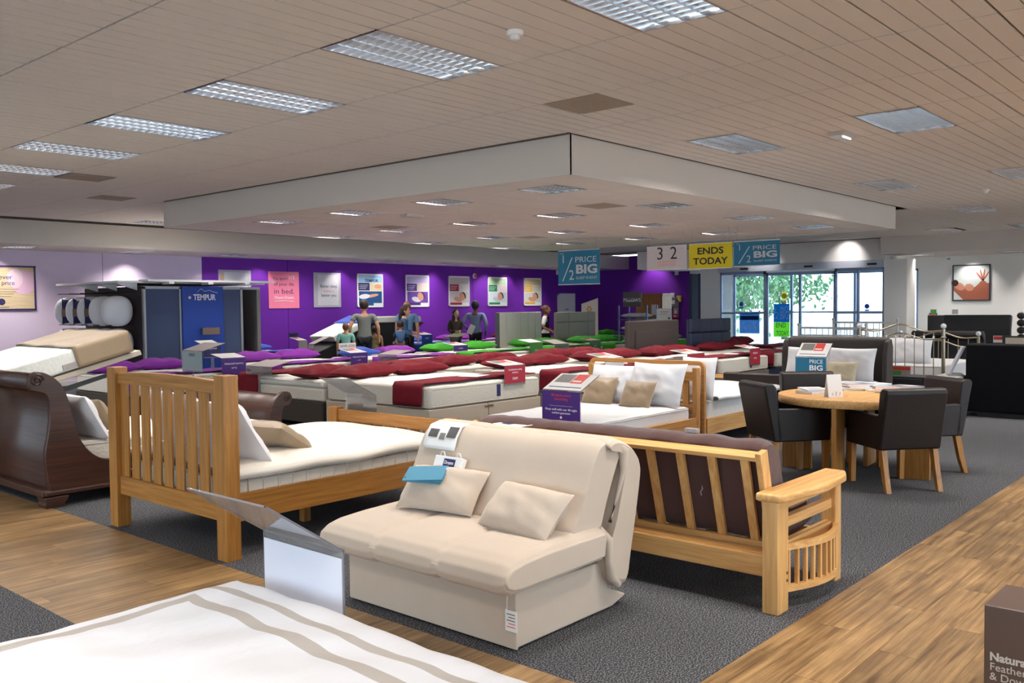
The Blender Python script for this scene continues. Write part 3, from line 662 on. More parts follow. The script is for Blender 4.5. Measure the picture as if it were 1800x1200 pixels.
# ================================================================= SLEIGH BED
def curve(p, n=4):
    out = []
    for i in range(len(p)-1):
        a, b_, c, d = p[max(i-1, 0)], p[i], p[i+1], p[min(i+2, len(p)-1)]
        for k in range(n):
            f = k/n; out.append(tuple(.5*(2*b_[j]+(c[j]-a[j])*f+(2*a[j]-5*b_[j]+4*c[j]-d[j])*f*f+(3*b_[j]-a[j]-3*c[j]+d[j])*f**3) for j in (0, 1)))
    return out+[tuple(p[-1])]
def sleigh():
    t = root('sleigh_bed', 'dark walnut sleigh bed with scrolled curved ends', 'bed', (0, 0, 0))
    ya, yb = 7.78, 9.45
    pr = [(3.19, .12), (3.15, .40), (3.175, .60), (3.205, .80), (3.18, .95), (3.11, 1.06), (3.03, 1.115), (2.96, 1.115), (2.935, 1.06), (2.95, .995), (3.0, .975), (3.065, .935), (3.09, .78), (3.07, .61), (3.04, .42), (3.07, .12)]; pr = curve(pr)
    MB().prism(pr, 'y', ya+.05, yb-.05, True).build('headboard', DRKy, t)
    rim = [(3.62, .34), (3.50, .36), (3.40, .43), (3.32, .55), (3.27, .72), (3.235, .88), (3.19, 1.0), (3.12, 1.08), (3.03, 1.13), (2.96, 1.13), (2.92, 1.07), (2.93, .99), (2.98, .97), (3.06, .93), (3.08, .78), (3.06, .6), (3.03, .42), (3.06, .12)]; rim = curve(rim)+[(3.62, .12)]
    for y in (ya, yb-.05): MB().prism(rim, 'y', y, y+.05, False).build('scrolled_side', DRKx, t, bevel=.008)
    sp = [(2.985+.055*(1-i/26)*math.cos(i*.5), ya-.004, 1.065+.055*(1-i/26)*math.sin(i*.5)) for i in range(24)]
    MB().tube(sp, .009, 6).build('scroll_carving', DRKx, t)
    fr = [(5.22, .12), (5.24, .35), (5.21, .50), (5.23, .62), (5.30, .72), (5.37, .755), (5.42, .74), (5.43, .70), (5.40, .67), (5.34, .67), (5.29, .62), (5.27, .5), (5.30, .35), (5.28, .12)]; fr = curve(fr)
    MB().prism(fr, 'y', ya+.04, yb-.04, True).build('footboard', DRKy, t)
    rf = [(5.0, .12), (5.0, .34), (5.10, .37), (5.17, .46), (5.20, .6), (5.26, .72), (5.35, .785), (5.43, .775), (5.46, .71), (5.42, .645), (5.36, .63), (5.33, .5), (5.34, .12)]; rf = [rf[0]]+curve(rf[1:])
    for y in (ya, yb-.05): MB().prism(rf, 'y', y, y+.05, False).build('scrolled_side', DRKx, t, bevel=.006)
    MB().tube([(5.395+.04*(1-i/20)*math.cos(i*.55), ya-.003, .715+.04*(1-i/20)*math.sin(i*.55)) for i in range(18)], .007, 6).build('scroll_carving', DRKx, t)
    for y in (ya, yb-.05):
        MB().box(3.6, 5.02, y, y+.05, .12, .345).build('side_rail', DRKx, t)
        MB().box(3.02, 5.36, y-.02, y+.06, .10, .14).build('rail_moulding', DRKx, t, bevel=.01)
    MB().box(3.0, 3.12, ya, yb, .09, .15).build('rail_moulding', DRKy, t, bevel=.01)
    for x in (3.02, 5.22):
        for y in (ya-.02, yb-.13):
            MB().prism([(0, 0), (.17, 0), (.15, .03), (.17, .05), (.19, .09), (-.02, .09), (0, .05), (-.01, .03)], 'y', y, y+.15).build('bracket_foot', DRKx, t, bevel=.005).location.x = x
    MB().box(3.2, 5.2, ya+.05, yb-.05, .2, .25).build('slat_base', PINx, t)
sleigh()
mattress(3.33, 5.20, 7.84, 9.38, .25, .52, 'cream mattress in the dark sleigh bed')
pillow(3.48, 8.12, .70, 'white pillow leaning on the sleigh headboard', WHITEF, .62, .44, .16, R(90), R(62), seed=5)
pillow(3.48, 8.95, .70, 'white pillow at the far side of the sleigh headboard', WHITEF, .62, .44, .16, R(90), R(62), seed=6)
pillow(3.66, 8.25, .69, 'quilted taupe cushion against the sleigh bed pillow', TAUPE, .42, .34, .13, R(98), R(58), seed=7, name='cushion', cat='cushion')

# ================================================================= RAISED ADJUSTABLE BED (left)
def adjustable(t, prof_m, prof_b, ya, yb, mm, bm):
    MB().prism(prof_m, 'y', ya, yb, False).build('mattress', mm, t, bevel=.03, seg=4, round_=True)
    MB().prism(prof_b, 'y', ya+.02, yb-.02, False).build('platform', bm, t, bevel=.01)
t = root('adjustable_bed', 'adjustable bed raised high behind the sleigh bed', 'bed')
adjustable(t, [(2.2, .70), (2.9, .72), (3.0, .70), (4.72, 1.165), (4.66, 1.365), (2.95, .92), (2.2, .90)], [(2.2, .62), (3.0, .63), (4.90, 1.13), (4.88, 1.185), (3.0, .69), (2.2, .68)], 9.8, 11.3, QUILT, DIVB)
MB().prism([(3.4, .66), (4.5, .94), (4.5, .90), (3.4, .60)], 'y', 9.83, 9.87).build('lifting_bar', BLACKM, t)
MB().box(2.2, 4.3, 9.86, 11.2, .15, .5).build('bed_frame', DIVD, t)
for x in (2.3, 4.2):
    for y in (9.9, 11.1): MB().box(x, x+.06, y, y+.06, 0, .15).build('leg', BLACKM, t)
MB().box(3.55, 3.85, 10.2, 10.9, .45, .75).build('lift_motor', BLACKM, t)
mp_ = [(4.18, 1.215), (4.66, 1.345), (4.735, 1.20), (4.70, 1.15), (4.73, 1.145)]
b = MB(); 
def _h(u, v):
    # taupe runner: down the near side, over the top, following the slope
    x = 4.12+.60*u; zt = 1.375-(4.66-x)*.259+.012; s = v*2.1
    x2 = min(x, 4.675)
    if s < .24: return (x+(.24-s)*.26, 9.785-.01*abs(math.sin(u*7)), zt-(.24-s)*.93)
    if s < 1.78: return (x, 9.785+(s-.24), zt+.006*math.sin(s*9+u*4))
    return (x+(s-1.78)*.26, 11.325+.008*math.sin(u*5), zt-(s-1.78)*.9)
b.sheet(_h, 14, 44)
def _h2(u, v):
    x = 4.72+.05*u; return (4.72+.055*u, 9.785+1.54*v, 1.40-.20*u+.004*math.sin(v*20))
b.sheet(_h2, 6, 20)
o = b.build('throw', TAUPE, None, solid=.01); tag(o, 'taupe satin runner wrapped round the raised end of the adjustable bed', 'throw')
MB().box(4.02, 4.20, 9.79, 9.799, 1.02, 1.08).build('sewn_label', PAPERG, t).matrix_local = Matrix.Translation((4.1, 0, 1.05)) @ Matrix.Rotation(R(-15), 4, 'Y') @ Matrix.Translation((-4.1, 0, -1.05))

# ================================================================= CREAM SOFA BED
def sofabed():
    t = root('sofa_bed', 'beige fabric sofa bed with folded tilted back and square base', 'sofa', (0, 0, 0))
    MB().prism([(3.17, 0.01), (3.97, 0.01), (4.10, .045), (3.93, .12), (3.88, .27), (3.17, .29)], 'y', 2.77, 3.99).build('base', BEIGE, t, bevel=.012, seg=3, round_=True)
    MB().box(3.155, 3.172, 2.755, 3.99, .012, .295).build('front_panel', BEIGE, t, bevel=.006, round_=True)
    # seat cushion: rolled front
    pr = [(3.80, .30), (3.45, .29), (3.12, .285), (3.06, .295), (3.02, .32), (3.0, .36), (3.012, .405), (3.055, .445), (3.13, .466), (3.3, .482), (3.55, .487), (3.82, .485)]
    me = MB(); n = 36; ya, yb = 2.70, 4.06
    def ring(u):
        pts = []
        for i, (x, z) in enumerate(pr): pts.append((x, z))
        return pts
    def fn(u, v):
        k = u*len(pr); i = int(k) % len(pr); f = k-int(k); a, b_ = pr[i], pr[(i+1) % len(pr)]
        x, z = a[0]+(b_[0]-a[0])*f, a[1]+(b_[1]-a[1])*f
        e = min(1, min(v, 1-v)*26)**.5; seam = .006*(math.exp(-((v-.33)*55)**2)+math.exp(-((v-.67)*55)**2))
        cx, cz = 3.45, .39; q = 1-.06*(1-e)
        return (cx+(x-cx)*(1-.03*(1-e)), ya+(yb-ya)*v, cz+(z-cz)*(.66+.34*e)-seam*(1 if z > cz else -1)*4*.5+.004*fbm(x*4, v*6))
    me.sheet(fn, 48, 150)
    o = me.build('seat_cushion', BEIGE, t); md = o.modifiers.new('s', 'SUBSURF'); md.levels = md.render_levels = 1
    for v in (0, 1):
        MB().prism([(3.45+(x-3.45)*.97, .39+(z-.39)*.66) for x, z in pr], 'y', ya+(yb-ya)*v-.012, ya+(yb-ya)*v+.012).build('cushion_end', BEIGE, t, bevel=.01, round_=True)
    # folded back: thick front fold over a thinner rear one
    A = [(3.60, .40), (3.66, .36), (3.74, .40), (3.86, .62), (3.965, .83), (3.99, .90)]
    front = [(3.56, .47), (3.62, .42), (3.72, .40), (3.80, .42), (3.89, .60), (3.99, .80), (4.01, .84), (3.98, .895), (3.90, .925), (3.83, .91), (3.775, .85), (3.70, .70), (3.62, .56)]
    rear = [(3.84, .30), (3.90, .16), (3.98, .115), (4.03, .13), (4.07, .30), (4.16, .68), (4.16, .78), (4.12, .845), (4.04, .905), (3.94, .935), (3.88, .925), (3.87, .90), (3.93, .885), (3.99, .87), (4.02, .82), (4.02, .76), (3.93, .5)]
    def fold(pts, y0, y1, nm, off=0):
        q = MB(); m_ = len(pts)
        def f(u, v):
            k = u*m_; i = int(k) % m_; fr = k-int(k); p = [pts[(i+j-1) % m_] for j in range(4)]
            cr = lambda a, b_, c, d: .5*((2*b_)+(c-a)*fr+(2*a-5*b_+4*c-d)*fr*fr+(3*b_-a-3*c+d)*fr**3)
            x = cr(*[w_[0] for w_ in p]); z = cr(*[w_[1] for w_ in p]); e = min(1, min(v, 1-v)*18)**.5
            cx = sum(w_[0] for w_ in pts)/m_; cz = sum(w_[1] for w_ in pts)/m_
            seam = 1-.016*(math.exp(-((v-.33)*60)**2)+math.exp(-((v-.67)*60)**2))
            s = (.90+.10*e)*seam; return (cx+(x-cx)*s+.006*fbm(x*6, v*9, off)*(1.5-e), y0+(y1-y0)*v, cz+(z-cz)*s+.006*fbm(z*7, v*5, off+1))
        q.sheet(f, 56, 140)
        o_ = q.build(nm, BEIGE, t)
        for v in (0, 1):
            c = [f(i/56, v) for i in range(56)]; MB().add(c, [tuple(range(56))]).build('back_end', BEIGE, t)
        return o_
    fold(front, 2.74, 4.04, 'back_cushion'); fold(rear, 2.71, 4.07, 'folded_cover', 5)
    # gathered corner cover and care tag
    MB().tube([(3.80, 2.74, .47), (3.85, 2.72, .40), (3.85, 2.715, .30), (3.88, 2.72, .20), (3.96, 2.73, .14)], [.02, .032, .022, .025, .02], 8).build('gathered_cover', BEIGE, t)
    MB().tube([(3.95, 2.735, .90), (4.01, 2.725, .85), (4.02, 2.73, .74), (3.97, 2.74, .6), (3.91, 2.745, .48)], [.02, .03, .024, .014, .01], 8).build('gathered_cover', BEIGE, t)
    MB().tube([(3.15, 2.80, .34), (3.13, 2.79, .20)], .0015, 4).build('tag_string', WHITEP, t)
    q = MB().box(3.135, 3.138, 2.735, 2.805, .105, .205).build('swing_tag', PAPER, t)
    for i in range(5): MB().box(3.1335, 3.135, 2.745, 2.795-.01*(i % 2), .185-.015*i, .188-.015*i).build('print_line', REDP if i > 2 else INK, q)
sofabed()
pillow(3.55, 3.64, .60, 'beige scatter cushion at left on the sofa bed', BEIGE, .52, .29, .15, R(-80), R(46), seed=8, name='cushion', cat='cushion')
pillow(3.52, 3.01, .575, 'beige scatter cushion at right on the sofa bed', BEIGE, .52, .30, .15, R(-97), R(44), seed=9, name='cushion', cat='cushion')
def onback(y, z, off=.0):  # x of the sofa back's front face
    pts = [(.56, 3.62), (.70, 3.70), (.85, 3.775), (.91, 3.83), (.925, 3.9)]
    for (z0, x0), (z1, x1) in zip(pts, pts[1:]):
        if z <= z1: return x0+(x1-x0)*(z-z0)/(z1-z0)-off
    return 3.9
q = MB()
def _s(u, v):
    y = 3.99-.27*u; k = v
    z = .78+.145*k; x = onback(y, min(z, .924), .012) if z < .925 else 3.9
    return (x, y+.02*k, z+.008)
q.sheet(_s, 6, 8); o = q.build('price_sheet', PAPER, None, solid=.002); tag(o, 'white price sheet lying over the top left corner of the sofa bed', 'leaflet')
for a, b_, c_, d_, mm in ((.10, .38, .42, .72, mat('photo_dark', (70, 68, 70), .6)), (.45, .62, .35, .6, mat('photo_grey', (120, 116, 112), .6)), (.66, .95, .45, .85, mat('photo_dark', (70, 68, 70), .6))):
    q = MB(); q.sheet(lambda u, v: (lambda p: (p[0]-.003, p[1], p[2]+.003))(_s(a+(b_-a)*u, c_+(d_-c_)*v)), 2, 3); q.build('photo_print', mm, o)
# white leaflet rack and blue swatches
t = root('leaflet_holder', 'small white display box hung on the left of the sofa back', 'holder', (3.655, 3.70, .695), R(-90)); 
MB().box(-.11, .11, -.02, .02, -.06, .07).build('box', WHITEP, t, bevel=.004); MB().box(-.03, .06, -.0225, -.0205, .0, .055).build('logo_card', NAVYP, t)
text('Dreams', .015, 0, 0, .03, WHITEINK, t, w=.07, M=Matrix.Translation((.015, -.024, .032)) @ Matrix.Rotation(R(90), 4, 'X'))
for x in (-.07, .06): MB().tube([(x-.02, 0, .07), (x-.01, -.01, .095), (x+.01, -.01, .095), (x+.02, 0, .07)], .003, 6).build('hook', WHITEP, t)
t.rotation_euler = (Matrix.Rotation(R(-90), 3, 'Z') @ Matrix.Rotation(R(-24), 3, 'X')).to_euler()
t = root('fabric_swatches', 'blue fabric swatch book resting on the left sofa cushion', 'swatches', (3.50, 3.72, .675), R(-72))
for i in range(3):
    o = MB().box(-.12, .12, -.07, .07, .008*i, .008*i+.006).build('swatch', mat('swatch_blue', (72, 132, 158), .8), t, bevel=.002); o.rotation_euler = (0, 0, R(4*i))
MB().tube([(-.1, -.055, 0), (-.11, -.07, .012), (-.1, -.055, .026)], .003, 6).build('ring', NICKEL, t)
t.rotation_euler = (Matrix.Rotation(R(-72), 3, 'Z') @ Matrix.Rotation(R(24), 3, 'X')).to_euler()

# ================================================================= FUTON
def futon():
    t = root('futon_sofa', 'pale wooden futon frame seen from behind with slatted back and arched arm', 'futon', (0, 0, 0))
    for y0, s in ((2.03, 0), (4.32, 1)):
        y1 = y0+.09; ym = (y0+y1)/2
        for x in (4.40, 5.17):
            w_ = .13 if x < 5 else .085; MB().box(x, x+w_, y0, y1, 0, .60).build('arm_post', PALz, t, bevel=.006)
        arm = [(4.36, y0-.02), (4.40, y0-.045), (4.80, y0-.10), (5.15, y0-.07), (5.27, y0-.02), (5.28, y1+.02), (4.36, y1+.02)] if not s else [(4.36, y1+.02), (4.8, y1+.08), (5.27, y1+.02), (5.28, y0-.02), (4.36, y0-.02)]
        MB().prism(arm, 'z', .60, .645).build('arm_rest', PALx, t, bevel=.014, seg=3, round_=True)
        MB().box(4.53, 5.17, ym-.02, ym+.02, .54, .60).build('upper_rail', PALx, t)
        MB().box(4.53, 5.17, ym-.02, ym+.02, .435, .49).build('side_slat', PALx, t); MB().box(4.53, 5.17, ym-.02, ym+.02, .30, .36).build('side_slat', PALx, t)
        def bow(x): u = (x-4.53)/.72; return -.10*math.sin(math.pi*u)*(1 if not s else -1)
        for z0, z1 in ((.315, .35), (.09, .125)):
            m = MB(); n = 14
            for i in range(n):
                xa, xb = 4.52+.70*i/n, 4.52+.70*(i+1)/n; a, b_ = bow(xa), bow(xb)
                m.add([(xa, y0+.02+a, z0), (xb, y0+.02+b_, z0), (xb, y0+.05+b_, z0), (xa, y0+.05+a, z0), (xa, y0+.02+a, z1), (xb, y0+.02+b_, z1), (xb, y0+.05+b_, z1), (xa, y0+.05+a, z1)],
                      [(0, 3, 2, 1), (4, 5, 6, 7), (0, 1, 5, 4), (1, 2, 6, 5), (2, 3, 7, 6), (3, 0, 4, 7)])
            m.build('curved_rail', PALx, t)
        for i in range(11):
            x = 4.56+.058*i; a = bow(x); MB().box(x, x+.022, y0+.025+a, y0+.045+a, .12, .32).build('spindle', PALz, t)
        if not s:
            for z in (.205, .165): MB().tube([(4.51, y0-.002, z), (4.51, y0+.01, z)], .009, 8).build('bolt', mat('bolt_dark', (90, 60, 36), .5), t)
    MB().box(4.44, 4.48, 2.12, 4.32, .18, .295).build('rear_rail', PALy, t, bevel=.006); MB().box(5.19, 5.23, 2.12, 4.32, .18, .295).build('front_rail', PALy, t, bevel=.006)
    MB().box(4.47, 4.56, 2.12, 4.32, .27, .30).build('ledge', PALy, t)
    # tilted back: runs from (4.62,.30) at the bottom up to (4.47,.83)
    def tilt(y0, y1, th=.022, a=0): return [(4.60, .30), (4.60+th, .30), (4.46+th, .80), (4.46, .80)]
    for i, y in enumerate([2.23+.2*i for i in range(11)]):
        MB().prism(tilt(0, 0), 'y', y, y+.048).build('back_slat', PALz, t)
    MB().prism([(4.43, .79), (4.505, .812), (4.50, .838), (4.425, .816)], 'y', 2.17, 4.27).build('back_top_rail', PALy, t, bevel=.004)
    for y in (2.15, 4.27): MB().prism([(4.585, .28), (4.66, .28), (4.51, .85), (4.425, .835)], 'y', y-.01, y+.025).build('back_stile', PALz, t, bevel=.004)
    MB().box(4.58, 4.62, 2.2, 4.25, .295, .33).build('back_bottom_rail', PALy, t)
    for i in range(8): MB().box(4.62, 5.2, 2.3+.25*i, 2.36+.25*i, .29, .31).build('seat_slat', PALx, t)
futon()
t = root('futon_mattress', 'dark brown futon mattress folded over the slatted back', 'mattress')
b = MB(); PR = [(4.65, .33), (5.12, .33), (5.18, .39), (5.14, .46), (4.86, .47), (4.80, .52), (4.72, .80), (4.69, .845), (4.62, .885), (4.54, .88), (4.50, .845), (4.51, .815), (4.52, .78)]
def _m(u, v):
    m_ = len(PR); k = u*m_; i = int(k) % m_; fr = k-int(k); p = [PR[(i+j-1) % m_] for j in range(4)]
    cr = lambda a, b_, c, d: .5*((2*b_)+(c-a)*fr+(2*a-5*b_+4*c-d)*fr*fr+(3*b_-a-3*c+d)*fr**3)
    x, z = cr(*[q[0] for q in p]), cr(*[q[1] for q in p]); e = min(1, min(v, 1-v)*16)**.5; cx, cz = 4.78, .5
    n_ = .010*fbm(v*22, 1, 8)*math.exp(-((z-.85)*18)**2); kk = 0 if abs(x-4.52-(.78-z)*.3) < .05 else 1
    return (cx+(x-cx)*(.93+.07*e)+.01*kk*fbm(z*6, v*12), 2.17+2.12*v, cz+(z-cz)*(.93+.07*e)+n_+.010*fbm(x*5, v*16, 3))
b.sheet(_m, 60, 70); b.build('mattress_body', BROWNF, t)
for v in (0, 1): MB().add([_m(i/60, v) for i in range(60)], [tuple(range(60))]).build('mattress_end', BROWNF, t)
MB().box(4.60, 4.64, 2.62, 2.70, .888, .91).build('sewn_label', PAPERG, t)
MB().tube([(4.555, 2.56, .62), (4.552, 2.555, .58), (4.556, 2.57, .56), (4.56, 2.565, .54)], .004, 6).build('tuft_tie', PAPERG, t)
MB().tube([(5.12, 2.19, .50), (5.10, 2.17, .46), (5.09, 2.19, .43)], .02, 6).build('care_label', PAPER, t)
t = root('swing_ticket', 'white ticket with string lying on the futon top rail', 'tag', (4.47, 3.93, .846), R(80))
MB().box(-.13, .13, -.05, .05, 0, .004).build('card', PAPER, t); MB().box(.0, .09, -.035, .02, .0042, .005).build('printed_logo', NAVYP, t)
MB().tube([(-.13, 0, .003), (-.16, -.05, .01), (-.10, -.09, .0), (-.04, -.06, -.002)], .003, 6).build('string', PAPER, t)

# ================================================================= PINE BED AND SINGLE BED BEHIND
def pine():
    t = root('pine_bed', 'pine double bed with slatted headboard behind the futon', 'bed')
    X = 8.93
    for y in (5.08, 6.52): MB().box(X, X+.08, y, y+.06, 0, .92).build('headboard_post', PINz, t, bevel=.006)
    MB().box(X+.01, X+.06, 5.14, 6.52, .77, .875).build('headboard_rail', PINy, t, bevel=.004)
    MB().box(X+.01, X+.06, 5.14, 6.52, .40, .50).build('headboard_rail', PINy, t, bevel=.004)
    for i in range(9): MB().box(X+.02, X+.05, 5.20+.148*i, 5.275+.148*i, .50, .77).build('slat', PINz, t)
    MB().box(6.95, 8.95, 5.08, 5.12, .22, .36).build('side_rail', PINx, t, bevel=.004); MB().box(6.95, 8.95, 6.54, 6.58, .22, .36).build('side_rail', PINx, t, bevel=.004)
    for y in (5.08, 6.52): MB().box(6.90, 6.97, y, y+.06, 0, .42).build('footboard_post', PINz, t, bevel=.006)
    MB().box(6.92, 6.96, 5.14, 6.52, .22, .40).build('footboard_rail', PINy, t, bevel=.004)
    MB().box(7.0, 8.9, 5.15, 6.5, .24, .28).build('slat_base', PINx, t)
pine()
mattress(6.99, 8.88, 5.13, 6.50, .28, .50, 'white covered mattress on the pine bed', m=WHITEF, side=WHITEF, r=.06)
pillow(8.70, 6.05, .72, 'white pillow at left against the pine headboard', WHITEF, .68, .46, .17, R(-90), R(66), seed=11)
pillow(8.70, 5.46, .74, 'large white pillow at right against the pine headboard', WHITEF, .70, .50, .17, R(-90), R(68), seed=12)
pillow(8.52, 6.12, .64, 'taupe cushion left of the pair on the pine bed', TAUPE, .42, .36, .13, R(-86), R(62), seed=13, name='cushion', cat='cushion')
pillow(8.46, 5.56, .63, 'taupe cushion right of the pair on the pine bed', TAUPE, .42, .34, .13, R(-93), R(60), seed=14, name='cushion', cat='cushion')
t = root('guest_bed', 'pale wooden guest bed with rounded end frames behind the pine headboard', 'bed')
def hoop(x, y0, y1, z, r=.06, w_=.05, z0=.0):
    pts = [(x, y0, z0), (x, y0, z-r)]+[(x, y0+r-r*math.cos(a), z-r+r*math.sin(a)) for a in [R(15*i) for i in range(1, 6)]]+[(x, y0+r, z), (x, y1-r, z)]+[(x, y1-r+r*math.sin(a), z-r+r*math.cos(a)) for a in [R(15*i) for i in range(1, 6)]]+[(x, y1, z-r), (x, y1, z0)]
    m = MB(); n = len(pts)
    vs = []; 
    for i, p in enumerate(pts):
        tt = (Vector(pts[min(i+1, n-1)])-Vector(pts[max(i-1, 0)])).normalized(); nn = Vector((0, -tt.z, tt.y))
        for a, b_ in ((-1, -1), (1, -1), (1, 1), (-1, 1)): vs.append(Vector(p)+Vector((a*.02, 0, 0))+nn*b_*w_/2)
    fs = [(i*4+k, i*4+(k+1) % 4, i*4+4+(k+1) % 4, i*4+4+k) for i in range(n-1) for k in range(4)]+[(0, 1, 2, 3), (n*4-1, n*4-2, n*4-3, n*4-4)]
    return m.add(vs, fs)
hoop(9.06, 5.07, 6.62, .965).build('end_frame', PINy, t, bevel=.006, label='rounded pine end frame'); hoop(11.0, 4.98, 6.50, .66).build('end_frame', PALy, t, bevel=.006)
MB().box(9.1, 10.98, 5.04, 5.08, .15, .34).build('side_rail', PALx, t, bevel=.006); MB().box(9.1, 10.98, 6.52, 6.56, .15, .34).build('side_rail', PALx, t, bevel=.006)
MB().box(9.1, 10.98, 5.08, 6.52, .2, .24).build('slat_base', PINx, t)
mattress(9.12, 10.95, 5.06, 6.5, .24, .55, 'white quilted mattress on the guest bed', m=WHITEF, side=quilt_mat('chevron_quilt', (222, 220, 216), 14))
b = MB()
b.sheet(lambda u, v: (9.25+1.75*u, 5.0+1.5*v, .575+.06*(1-abs(2*u-1)**4)*(1-abs(2*v-1)**4)+.012*fbm(u*6, v*6)), 24, 20)
b.sheet(lambda u, v: (9.25+1.75*u, 5.0-.02*math.sin(v*3), .575-.045*v+.012*fbm(u*6, 0)), 24, 3)
o = b.build('duvet', WHITEF, None, solid=.01); tag(o, 'white duvet folded over the guest bed', 'duvet')
pillow(9.20, 5.22, .78, 'white lace-edged pillow standing behind the pine headboard', WHITEF, .45, .5, .12, R(-90), R(78), seed=15)

# ================================================================= ROUND TABLE AND LEATHER CHAIRS
TC = (8.65, 3.22)
t = root('round_table', 'round oak table with four broad panel legs', 'table', (*TC, 0))
MB().lathe([(.55, .68), (.69, .68), (.70, .685), (.70, .752), (.69, .755)], (0, 0, 0), 64).build('tabletop', OAKx if 0 else PALx, t)
for a in (186, 97, 272, 5):
    m = MB(); m.M = Matrix.Rotation(R(a), 4, 'Z'); m.box(.40, .685, -.022, .022, 0, .70); m.build('leg', OAKz, t, bevel=.003)
def chair(x, y, rz, label):
    t = root('dining_armchair', label, 'chair', (x, y, 0), rz, 'brown leather armchairs round the table')   # faces local +x
    MB().box(-.27, .27, -.28, .28, .36, .46).build('seat', LEATH, t, bevel=.02, seg=3, round_=True)
    MB().box(-.20, .26, -.21, .21, .44, .49).build('seat_cushion', LEATH, t, bevel=.03, seg=3, round_=True)
    MB().prism([(-.29, .36), (-.20, .36), (-.27, .86), (-.30, .895), (-.37, .895), (-.39, .86)], 'y', -.285, .285).build('backrest', LEATH, t, bevel=.018, seg=3, round_=True)
    for s in (-1, 1):
        MB().prism([(-.26, .36), (.27, .36), (.28, .62), (.24, .655), (-.28, .665)], 'y', min(s*.285, s*.225), max(s*.285, s*.225)).build('arm', LEATH, t, bevel=.014, seg=3, round_=True)
        MB().prism([(.22, 0), (.265, 0), (.275, .36), (.21, .36)], 'y', s*.24-.024, s*.24+.024).build('leg', OAKz, t, bevel=.003)
        MB().prism([(-.36, 0), (-.32, 0), (-.27, .14), (-.22, .36), (-.28, .36), (-.32, .16)], 'y', s*.24-.024, s*.24+.024).build('leg', OAKz, t, bevel=.003)
    return t
chair(8.17, 3.66, R(-38), 'leather armchair at the left of the round table showing its side')
chair(8.26, 2.74, R(50), 'leather armchair with its back to us in front of the round table')
chair(9.16, 2.80, R(142), 'leather armchair at the right rear of the round table')
chair(9.17, 3.80, R(222), 'leather armchair behind the round table, mostly hidden')
rnd = random.Random(4)
def mag(x, y, z, rz, lab, c, th=.012, w_=.21, h_=.29):
    t = root('magazine', lab, 'magazine', (x, y, z), rz)
    MB().box(-w_/2, w_/2, -h_/2, h_/2, 0, th).build('pages', PAPER, t, bevel=.001); MB().box(-w_/2-.001, w_/2+.001, -h_/2-.001, h_/2+.001, th, th+.0015).build('cover', c, t)
    MB().box(-w_*.35, w_*.3, -h_*.1, h_*.35, th+.0016, th+.0025).build('cover_picture', mat('print_pale', (188, 182, 190), .5), t)
MC = [mat('mag_grey', (120, 128, 140), .4), mat('mag_blue', (150, 176, 200), .4), mat('mag_white', (224, 222, 226), .4), mat('mag_tan', (200, 160, 140), .4)]
z = .7555
for i, (px, py, k, lab) in enumerate(((1430, 690, 3, 'on the left stack'), (1500, 684, 4, 'on the middle stack'), (1555, 688, 2, 'fanned on the right'), (1590, 682, 2, 'at the back right'), (1535, 681, 3, 'in the centre back'))):
    x, y = onZ(px, py, .76); zz = z
    for j in range(k):
        mag(x+rnd.uniform(-.02, .02), y+rnd.uniform(-.02, .02), zz, rnd.uniform(0, 3), ['bottom', 'second', 'third', 'top'][j if j < k-1 else 3]+' brochure %s of the round table' % lab, MC[(i+j) % 4], .014); zz += .0157
x, y = onZ(1465, 697, .757)
t = root('menu_card', 'white folded card standing on the round table', 'card', (x, y, .7555), R(-35))
MB().prism([(-.04, 0), (.0, .21), (.04, 0), (.037, 0), (0, .20), (-.037, 0)], 'x', -.075, .075).build('card', PAPER, t)
for k_, (dx, dz) in enumerate(((-.04, .04), (0, .05), (.04, .045))): MB().tube([(dx, -.034, .005), (dx+.01, -.03, dz)], .005, 5).build('flower_print', mat('print_tan', (186, 150, 120), .6), t)

# ================================================================= WING BED, SIDE TABLE
t = root('upholstered_bed', 'dark grey fabric bed with rolled headboard and low footboard', 'bed')
hb = [(13.0, .05), (13.10, .05), (13.10, .95), (13.17, 1.05), (13.16, 1.12), (13.08, 1.14), (13.0, 1.11), (12.97, 1.0), (13.0, .8)]
MB().prism(hb, 'y', 4.38, 5.84).build('headboard', WINGUP, t, bevel=.03, seg=3, round_=True)
for y in (4.34, 5.82): MB().prism([(12.86, .05), (13.12, .05), (13.14, 1.0), (13.08, 1.12), (12.95, 1.08), (12.88, .9)], 'y', y, y+.07).build('wing', WINGUP, t, bevel=.02, seg=3, round_=True)
MB().box(10.95, 11.05, 4.38, 5.84, .05, .72).build('footboard', LEATH, t, bevel=.03, seg=3, round_=True)
for y in (4.38, 5.78): MB().box(11.05, 13.0, y, y+.06, .1, .38).build('side_rail', WINGUP, t, bevel=.015)
MB().box(11.05, 13.0, 4.44, 5.78, .2, .28).build('slat_base', PINx, t)
mattress(11.08, 12.95, 4.46, 5.76, .28, .54, 'white mattress on the dark grey upholstered bed', m=WHITEF, side=WHITEF)
pillow(12.76, 5.42, .76, 'white pillow at left on the dark grey upholstered bed', WHITEF, .68, .48, .15, R(-90), R(72), seed=17)
pillow(12.76, 4.80, .76, 'white pillow at right on the dark grey upholstered bed', WHITEF, .68, .48, .15, R(-90), R(72), seed=18)
pillow(12.56, 4.86, .66, 'pale taupe cushion on the dark grey upholstered bed', mat('pale_taupe', (178, 166, 140), .6, bump=.2, bscale=25), .44, .32, .13, R(-90), R(64), seed=19, name='cushion', cat='cushion')
stand_x((1398, 627), (1453, 627), 11.0, .22, 'acrylic stand with teal half price card on the dark grey bed', TEAL, (('1/2', .13, .5), ), full=.3, top=.26, tilt=40)
